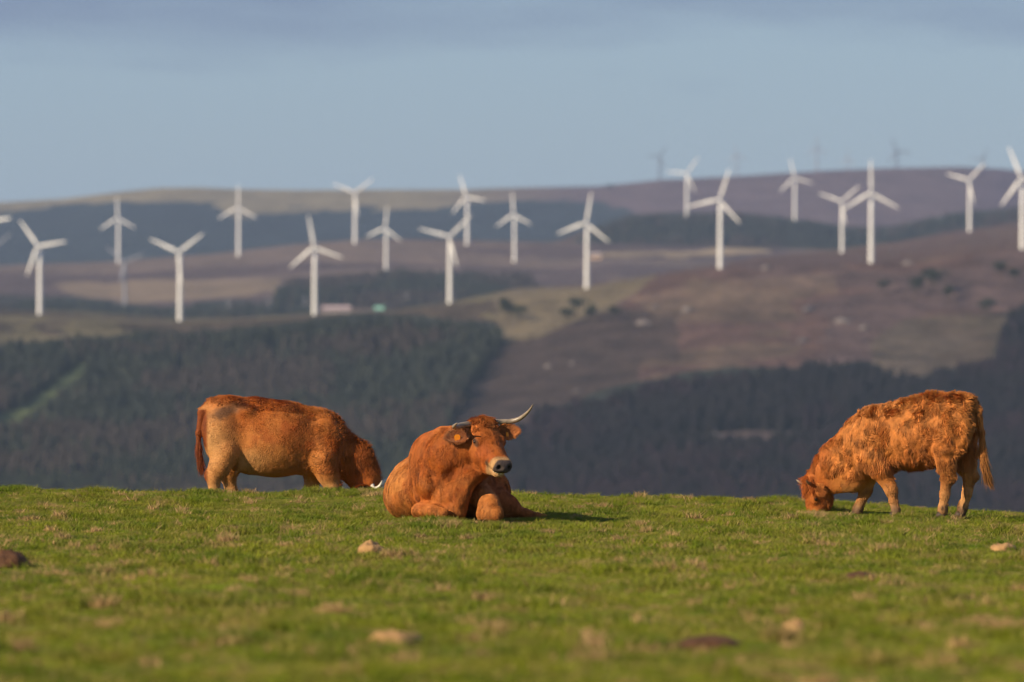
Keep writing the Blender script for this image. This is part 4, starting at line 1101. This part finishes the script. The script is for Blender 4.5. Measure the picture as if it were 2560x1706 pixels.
# ================================================================= grazing cow behind the crest at the left
def build_cow_left():
    S = Sculpt((-1.16, -.48, -.02), (1.32, .48, 1.50), .013)
    S.ell((-.70, 0, 1.03), (.27, .27, .34), .09); S.ell((-.68, 0, 1.29), (.24, .19, .11), .09)
    for s in (-1, 1):
        S.ell((-.76, s * .17, .97), (.19, .12, .32), .06); S.ell((-.48, s * .19, 1.25), (.09, .07, .06), .09)
    S.ell((-.14, 0, .93), (.58, .345, .435), .11); S.ell((.33, 0, .87), (.38, .26, .38), .08)
    S.cone((-.75, 0, 1.30), (-.35, 0, 1.285), .10, .10, .09); S.cone((-.35, 0, 1.285), (.48, 0, 1.10), .10, .11, .09)
    for s in (-1, 1): S.ell((.44, s * .18, .86), (.18, .09, .32), .07)
    S.chain([(.50, 0, .81, .30), (.76, 0, .68, .22), (.88, 0, .50, .165), (.92, 0, .36, .15)], .09, .60)
    HL = HeadFrame((1.0, -.02, .44), (.10, -.05, -1), (.9, -.25, .3), (1.05, 1.05, 1.05))
    sculpt_head(S, HL, mouth=False)
    S.chain([(-.70, -.17, .78, .155), (-.78, -.18, .61, .12), (-.845, -.18, .50, .078), (-.84, -.18, .32, .058), (-.83, -.18, .12, .052), (-.81, -.18, .06, .055)], .05)
    S.chain([(-.60, .17, .76, .17), (-.63, .18, .62, .12), (-.66, .18, .52, .085), (-.62, .18, .32, .066), (-.61, .18, .12, .052), (-.59, .18, .06, .055)], .05)
    S.ell((-.91, -.18, .53), (.045, .04, .06), .04)
    S.chain([(.42, -.17, .70, .17), (.46, -.17, .55, .13), (.52, -.17, .36, .088), (.54, -.17, .18, .052), (.54, -.17, .06, .055)], .05)
    S.chain([(.34, .17, .70, .15), (.31, .17, .52, .10), (.295, .17, .38, .075), (.29, .17, .18, .052), (.29, .17, .06, .055)], .05)
    for s in (-1, 1): S.ell((-.30, s * .41, 1.10), (.20, .07, .14), .12, sub=True)
    S.ell((-.49, -.07, .71), (.14, .13, .15), .025); S.ell((-.44, .05, .66), (.15, .12, .13), .06)
    for s in (-1, 1): S.cone((-.55, s * .10, .62), (-.60, s * .11, .52), .032, .014, .03)
    S.chain([(-.86, 0, 1.34, .06), (-.97, -.01, 1.24, .045), (-1.01, -.02, 1.0, .030), (-1.01, -.03, .80, .026), (-.99, -.03, .66, .022)], .03)
    V, Q = S.mesh(); V = smooth_verts(V, Q, 2)
    def color(P, k=0):
        n1 = fbm(P + .25 * (fbm(P, 5, 47, 3) - .5)[:, None], 8, 15 + k, 5); n2 = fbm(P, 2.0, 18 + k, 3); hl = HL.loc(P)
        c = lerp(np.broadcast_to(RUST * 1.02, P.shape).copy(), GOLD, sstep(.45, .66, n2) * .4)
        c = lerp(c, GOLD, sstep(1.15, .70, P[:, 2]) * sstep(.6, .3, P[:, 0]) * .7)
        c = lerp(c, CREAM, sstep(.42, .0, np.hypot((P[:, 0] + .92) * .9, (P[:, 2] - .90) * .55)) * .9)
        c = lerp(c, CREAM, sstep(.30, .05, np.hypot(P[:, 0] + .42, (P[:, 2] - .66) * 1.2)) * .8)
        c = lerp(c, CREAM * .98, sstep(.55, .38, P[:, 2]) * (P[:, 0] < .6) * .8)
        c = lerp(c, RUST_D * 1.4, sstep(.46, .74, n1) * sstep(.7, .95, P[:, 2]) * sstep(-.7, -.3, P[:, 0]) * .65)
        dk = np.hypot((P[:, 0] + .72) * .9 + (P[:, 2] - 1.25) * -.5, (P[:, 2] - 1.25 - (P[:, 0] + .72) * .25) * 2.1) + (fbm(P, 14, 44, 3) - .5) * .22
        c = lerp(c, np.array([.15, .068, .030]), sstep(.27, .05, dk) * .95)
        c = lerp(c, RUST, sstep(.5, .7, P[:, 0]))
        c = lerp(c, RUST_D * .9, sstep(.90, .94, -P[:, 0]) * (P[:, 2] < 1.27) * .95)
        return face_color(c, hl, True, False)
    body = mesh_obj('grazing_cow', V, Q, m_coat, colors=color(V))
    n = 56000; P, N = tri_sample(V, Q, n, lambda P, N: (.3 + 1.0 * (N[:, 1] < .3)) * (P[:, 2] > .25))
    neck = P[:, 0] > .62; leg = P[:, 2] < .55
    flow = np.tile(np.array([-.8, 0, -.55]), (n, 1)); flow[neck] = (-.3, 0, -.8)
    wob = np.stack([fbm(P, 4.0, 170 + q, 2) - .5 for q in range(3)], -1)
    shag = sstep(.0, .35, P[:, 0]) * .8 + .35
    flow = flow + wob * (2.6 * shag * sstep(-.45, .1, P[:, 0]) + .35)[:, None]; flow[leg] = (0, 0, -1)
    L = np.where(leg, .010, .011 + .026 * sstep(-.2, .5, P[:, 0]) + .016 * (N[:, 2] > .65)) * RNG.uniform(.5, 1.3, n)
    col = color(P) * np.exp(RNG.normal(0, .18, n))[:, None] * streak(P, 191, .8)
    hair_object('coat_hair', body, P, comb(N, flow, .22 + .40 * (N[:, 2] > .65)), L, col, .0013, curl=.25, droop=.08, clump=7, seed=13)
    n = 1500; m = None
    P, N = tri_sample(V, Q, n * 12); cr_ = (P[:, 0] > .55) & (N[:, 0] + N[:, 2] > .9) & (P[:, 2] > .4); P, N = P[cr_][:n], N[cr_][:n]
    hair_object('mane', body, P, N + RNG.normal(0, .25, P.shape) + np.array([.0, 0, -.3]), RNG.uniform(.02, .05, len(P)), RUST * RNG.uniform(.6, 1.3, len(P))[:, None], .0018, curl=.3, clump=12, seed=15)
    n = 1600; t = RNG.uniform(0, 1, n); P = np.stack([np.interp(t, [0, 1], [-1.01, -.99]), np.full(n, -.03), np.interp(t, [0, 1], [.90, .66])], -1) + RNG.normal(0, .012, (n, 3))
    hair_object('tail_switch', body, P, np.stack([RNG.normal(.06, .10, n), RNG.normal(0, .10, n), np.full(n, -1.)], -1), RNG.uniform(.08, .17, n), np.array(RUST_D) * RNG.uniform(.5, 1.3, n)[:, None], .0016, curl=.1, clump=14, seed=16)
    for s in (1, -1): ball('eye', HL.p((.180, s * .106, -.063)), .02, m_eye, body)
    make_horn(body, HL, [(.03, -.07, -.01), (.06, -.11, .0), (.075, -.15, .04), (.05, -.17, .09), (.0, -.16, .12)], [.024, .023, .020, .015, .006], m_hornw)
    make_horn(body, HL, [(.02, .07, -.01), (.03, .14, .02), (.0, .22, .06), (-.05, .27, .13)], [.032, .028, .020, .005], m_hornw)
    for s in (-1, 1): make_ear(body, HL.p((.04, s * .10, -.06)), HL.dirv((.05, s * .85, -.5)), HL.dirv((.7, 0, .4)), .19, .11, (.20, .07, .025), (.46, .16, .035), tagged=False, hair_len=.03)
    for (x, y) in ((-.805, -.18), (-.585, .18), (.545, -.17), (.295, .17)): make_hoof(body, (x, y, 0.0), (1, 0), .052)
    psi = R(6); x = (460 + 1100 / 4.278 - 1280) / F * 65
    place(body, x, 65.0, (math.cos(psi), math.sin(psi))); body.location.z = CAMZ - (1302 - HY) / F * 65
    tag(body, 'smooth orange cow with pale udder grazing behind the crest at the left', 'cow')
build_cow_left()

# ================================================================= horned cow lying in the middle (modelled facing the lens)
def build_lying():
    S = Sculpt((-.80, -.95, -.03), (1.10, 1.75, 1.10), .0125)
    roll = lambda a: np.array([[math.cos(a), 0, -math.sin(a)], [0, 1, 0], [math.sin(a), 0, math.cos(a)]])
    S.ell((-.055, .12, .33), (.32, .33, .38), .08, roll(R(-7)))                 # chest
    S.cone((-.19, .10, .64), (-.17, .95, .50), .115, .12, .12)
    S.ell((-.13, .68, .28), (.53, .66, .37), .07, roll(R(-18)))                  # barrel
    S.ell((-.10, 1.25, .25), (.42, .36, .32), .09)
    S.ell((-.235, .02, .35), (.13, .19, .33), .06, roll(R(-10))); S.ell((.12, .10, .28), (.15, .2, .25), .08)
    S.ell((.27, .95, .20), (.31, .36, .28), .07)                                # haunch
    S.chain([(.34, .75, .20, .15), (.56, .60, .06, .075), (.72, .52, .0, .045), (.90, .48, -.025, .032)], .05)
    S.ell((.42, .62, .08), (.22, .22, .15), .07)
    S.chain([(-.13, .10, .56, .235), (.0, -.08, .58, .25), (.16, -.16, .64, .22), (.30, -.20, .74, .17)], .09)
    S.chain([(.32, -.30, .46, .09), (.18, -.30, .36, .080), (.10, -.29, .22, .085), (.06, -.27, .04, .09)], .08)
    S.ell((.0, -.10, .20), (.20, .20, .24), .08)                                # brisket
    S.ell((-.17, -.16, .05), (.19, .20, .085), .03); S.ell((-.20, -.17, .30), (.10, .09, .13), .05)                              # folded right foreleg
    S.chain([(-.29, -.12, .05, .075), (-.14, -.36, .045, .056), (-.06, -.40, .035, .050)], .03)
    S.ell((.22, .10, .16), (.17, .20, .18), .06)                                # left elbow
    S.chain([(.22, .04, .25, .12), (.36, -.22, .12, .085)], .045); S.chain([(.30, -.10, .20, .10), (.38, -.30, .105, .080), (.44, -.40, .03, .065)], .07); S.ell((.37, -.30, .01), (.12, .12, .08), .07)
    
    yw, pt = R(27), R(38); g = np.array([math.sin(yw), -math.cos(yw), 0]); z = np.array([0, 0, 1.])
    f = g * math.cos(pt) - z * math.sin(pt); d = g * math.sin(pt) + z * math.cos(pt); d = d + .03 * np.array([math.cos(yw), math.sin(yw), 0])
    HM = HeadFrame((.322, -.30, .905), f, d, (1.20, 1.46, 1.30))
    sculpt_head(S, HM)
    HM.ell(S, (.12, 0, -.21), (.13, .078, .10), .05); HM.tube(S, [(.16, 0, -.235, .060), (.32, 0, -.195, .048), (.42, 0, -.160, .034)], .04)
    HM.ell(S, (.0, 0, -.15), (.10, .09, .12), .06)
    V, Q = S.mesh(); V = smooth_verts(V, Q, 1, .4)
    Nn = vnormals(V, Q); hl = HM.loc(V); hd_ = sstep(-.02, -.16, hl[:, 0]) + sstep(.30, .36, np.abs(hl[:, 2])) ; hd_ = np.clip(hd_, 0, 1)
    fold = np.sin((V[:, 0] * .9 - V[:, 2] * .35) * 42 + (fbm(V, 3, 55, 3) - .5) * 9) * sstep(-.30, -.12, V[:, 0]) * sstep(.02, -.08, V[:, 1]) * sstep(.06, .14, V[:, 2])
    V = V + Nn * (((fbm(V, 5, 56, 3) - .5) * .022 + fold * .006) * hd_)[:, None]
    def color(P, k=0):
        n1 = fbm(P, 7, 25 + k, 3); n2 = fbm(P, 2.6, 28 + k, 3); hl = HM.loc(P)
        c = lerp(np.broadcast_to(RUST * .93, P.shape).copy(), GOLD, sstep(.48, .66, n2) * .25)
        c = lerp(c, GOLD * .92, sstep(-.30, -.50, P[:, 0]) * .8)  # golden flank hair, with its sunlit tone added to the colour
        c = lerp(c, RUST_D * 1.2, sstep(.52, .66, n1) * .45)
        c = lerp(c, GOLD * .9, sstep(.12, .02, P[:, 2]) * .4)
        c = lerp(c, GOLD, ((P[:, 0] > .22) & (P[:, 1] < -.2) & (P[:, 2] < .3)) * .35)  # sunlit look of the left knee, put into the coat colour
        c = lerp(c, RUST_D * 1.3, (hl[:, 0] > .22) * (hl[:, 0] < .44) * sstep(.14, .05, np.abs(hl[:, 2] + .11)) * (np.abs(hl[:, 1]) > .04) * (np.abs(hl[:, 1]) < .2) * .55)
        return face_color(c, hl)
    body = mesh_obj('lying_cow', V, Q, m_coat, colors=color(V))
    n = 130000; P, N = tri_sample(V, Q, n, lambda P, N: .12 + 1.0 * (N[:, 1] < .25) * (P[:, 1] < .9))
    hl = HM.loc(P); head = (hl[:, 0] > -.08) & (np.abs(hl[:, 1]) < .17) & (hl[:, 2] > -.26) & (P[:, 2] > .36) & (P[:, 0] > .05) & (hl[:, 0] < .56)
    keep = ~(head & (((hl[:, 0] > .452) & (hl[:, 2] > -.14)) | ((hl[:, 0] > .38) & (np.abs(hl[:, 2] + .13) < .016)))) 
    eyed = np.hypot(hl[:, 0] - .182, hl[:, 2] + .065) < .026
    keep &= ~(head & eyed); P, N, hl, head = P[keep], N[keep], hl[keep], head[keep]; n = len(P)
    flow = np.tile(np.array([-.25, .35, -.9]), (n, 1))
    wob = np.stack([fbm(P, 6.0, 270 + q, 2) - .5 for q in range(3)], -1)
    flow = flow + wob * np.where(head, 0, 1.5)[:, None]
    hf = np.where((hl[:, 0] > .10)[:, None], HM.dirv((-.55, 0, 0))[None] + HM.dirv((0, 1, 0))[None] * (np.sign(hl[:, 1]) * .9)[:, None], HM.dirv((.8, 0, 0))[None] + HM.dirv((0, 1, 0))[None] * (hl[:, 1] * 6)[:, None])
    hf = np.where((hl[:, 2] < -.12)[:, None], HM.dirv((-.7, 0, -.7))[None], hf)
    flow = np.where(head[:, None], hf + wob * 1.6, flow)
    L = np.where(head, .013, .016) * RNG.uniform(.5, 1.3, n)
    L = np.where(head & (hl[:, 0] < .10), .030 * RNG.uniform(.6, 1.2, n), L)
    L = np.where(head & (hl[:, 0] > .36), .006, L)
    col = color(P) * np.exp(RNG.normal(0, .22, n))[:, None] * streak(P, 291, .95, .45)
    hair_object('coat_hair', body, P, comb(N, flow, np.where(head, .16, .20)), L, col, .0011, curl=.25, droop=.05, clump=10, seed=23)
    # tuft on the poll
    Pp, Np = tri_sample(V, Q, 60000); h2 = HM.loc(Pp); m = (h2[:, 0] < .07) & (h2[:, 0] > -.07) & (h2[:, 2] > -.07) & (np.abs(h2[:, 1]) < .10) & (Pp[:, 2] > .8); Pp, Np = Pp[m][:3000], Np[m][:3000]; h2 = HM.loc(Pp)
    hair_object('forelock', body, Pp, comb(Np, np.tile(HM.dirv((.9, 0, .2)), (len(Pp), 1)) + HM.dirv((0, 1, 0))[None] * (h2[:, 1] * 8)[:, None], .20), RNG.uniform(.03, .060, len(Pp)), RUST * RNG.uniform(.55, 1.3, len(Pp))[:, None], .0014, curl=.35, clump=22, seed=25)
    for s in (1, -1):
        e = ball('eye', HM.p((.182, s * .103, -.063)), .021, m_eye, body)
    # bare dark nose between the nostrils, teeth and lip
    make_horn(body, None, [(.43, -.22, .895), (.486, -.20, .894), (.576, -.19, .898), (.658, -.22, .923), (.724, -.27, .972), (.765, -.32, 1.021), (.784, -.36, 1.058)], [.027, .027, .025, .022, .016, .010, .003])
    hn_ = make_horn(body, None, [(.22, -.33, .872), (.16, -.37, .868), (.10, -.42, .858), (.055, -.50, .846), (.045, -.58, .855), (.075, -.65, .885)], [.029, .030, .029, .025, .018, .005])
    make_ear(body, HM.p((.055, .095, -.075)), (.97, .18, .12), (-.20, -.9, .25), .225, .150, (.48, .17, .05), (.50, .17, .04), tag_at=.46, hair_len=.030, tag_drop=(.1, 0, -1), tag_w=.026, tag_off=-.015)
    make_ear(body, HM.p((.055, -.095, -.075)), (-.90, -.30, -.22), (-.05, -.8, .40), .245, .165, (.55, .25, .11), (.40, .15, .05), tag_at=.56, tag_w=.055, hair_len=.036, tag_drop=(.15, 0, -1))
    V2 = []; F2 = []
    for i in range(7):
        y = -.036 + .012 * i; b0 = len(V2); x = .492 - .012 * abs(i - 3) ** 1.3 * .6
        for dx, dy, dz in ((-.006, -.0052, 0), (.006, -.0052, 0), (.006, .0052, 0), (-.006, .0052, 0), (-.004, -.0045, .012), (.004, -.0045, .012), (.004, .0045, .012), (-.004, .0045, .012)):
            V2.append(HM.p((x + dx, y + dy, -.136 + dz)))
        F2 += [tuple(b0 + i_ for i_ in q) for q in ((0, 1, 5, 4), (1, 2, 6, 5), (2, 3, 7, 6), (3, 0, 4, 7), (4, 5, 6, 7))]
    mesh_obj('teeth', V2, F2, m_teeth, body, smooth=False)
    make_hoof(body, (.95, .47, -.075), (1, -.1), .044)
    body.location = ((930 + 900 / 4.613 - 1280) / F * 54, 54.0, 0)
    body.location.z = CAMZ - (1290 - HY) / F * 54
    tag(body, 'horned rust brown cow with orange ear tags lying in the middle of the pasture', 'cow')
build_lying()
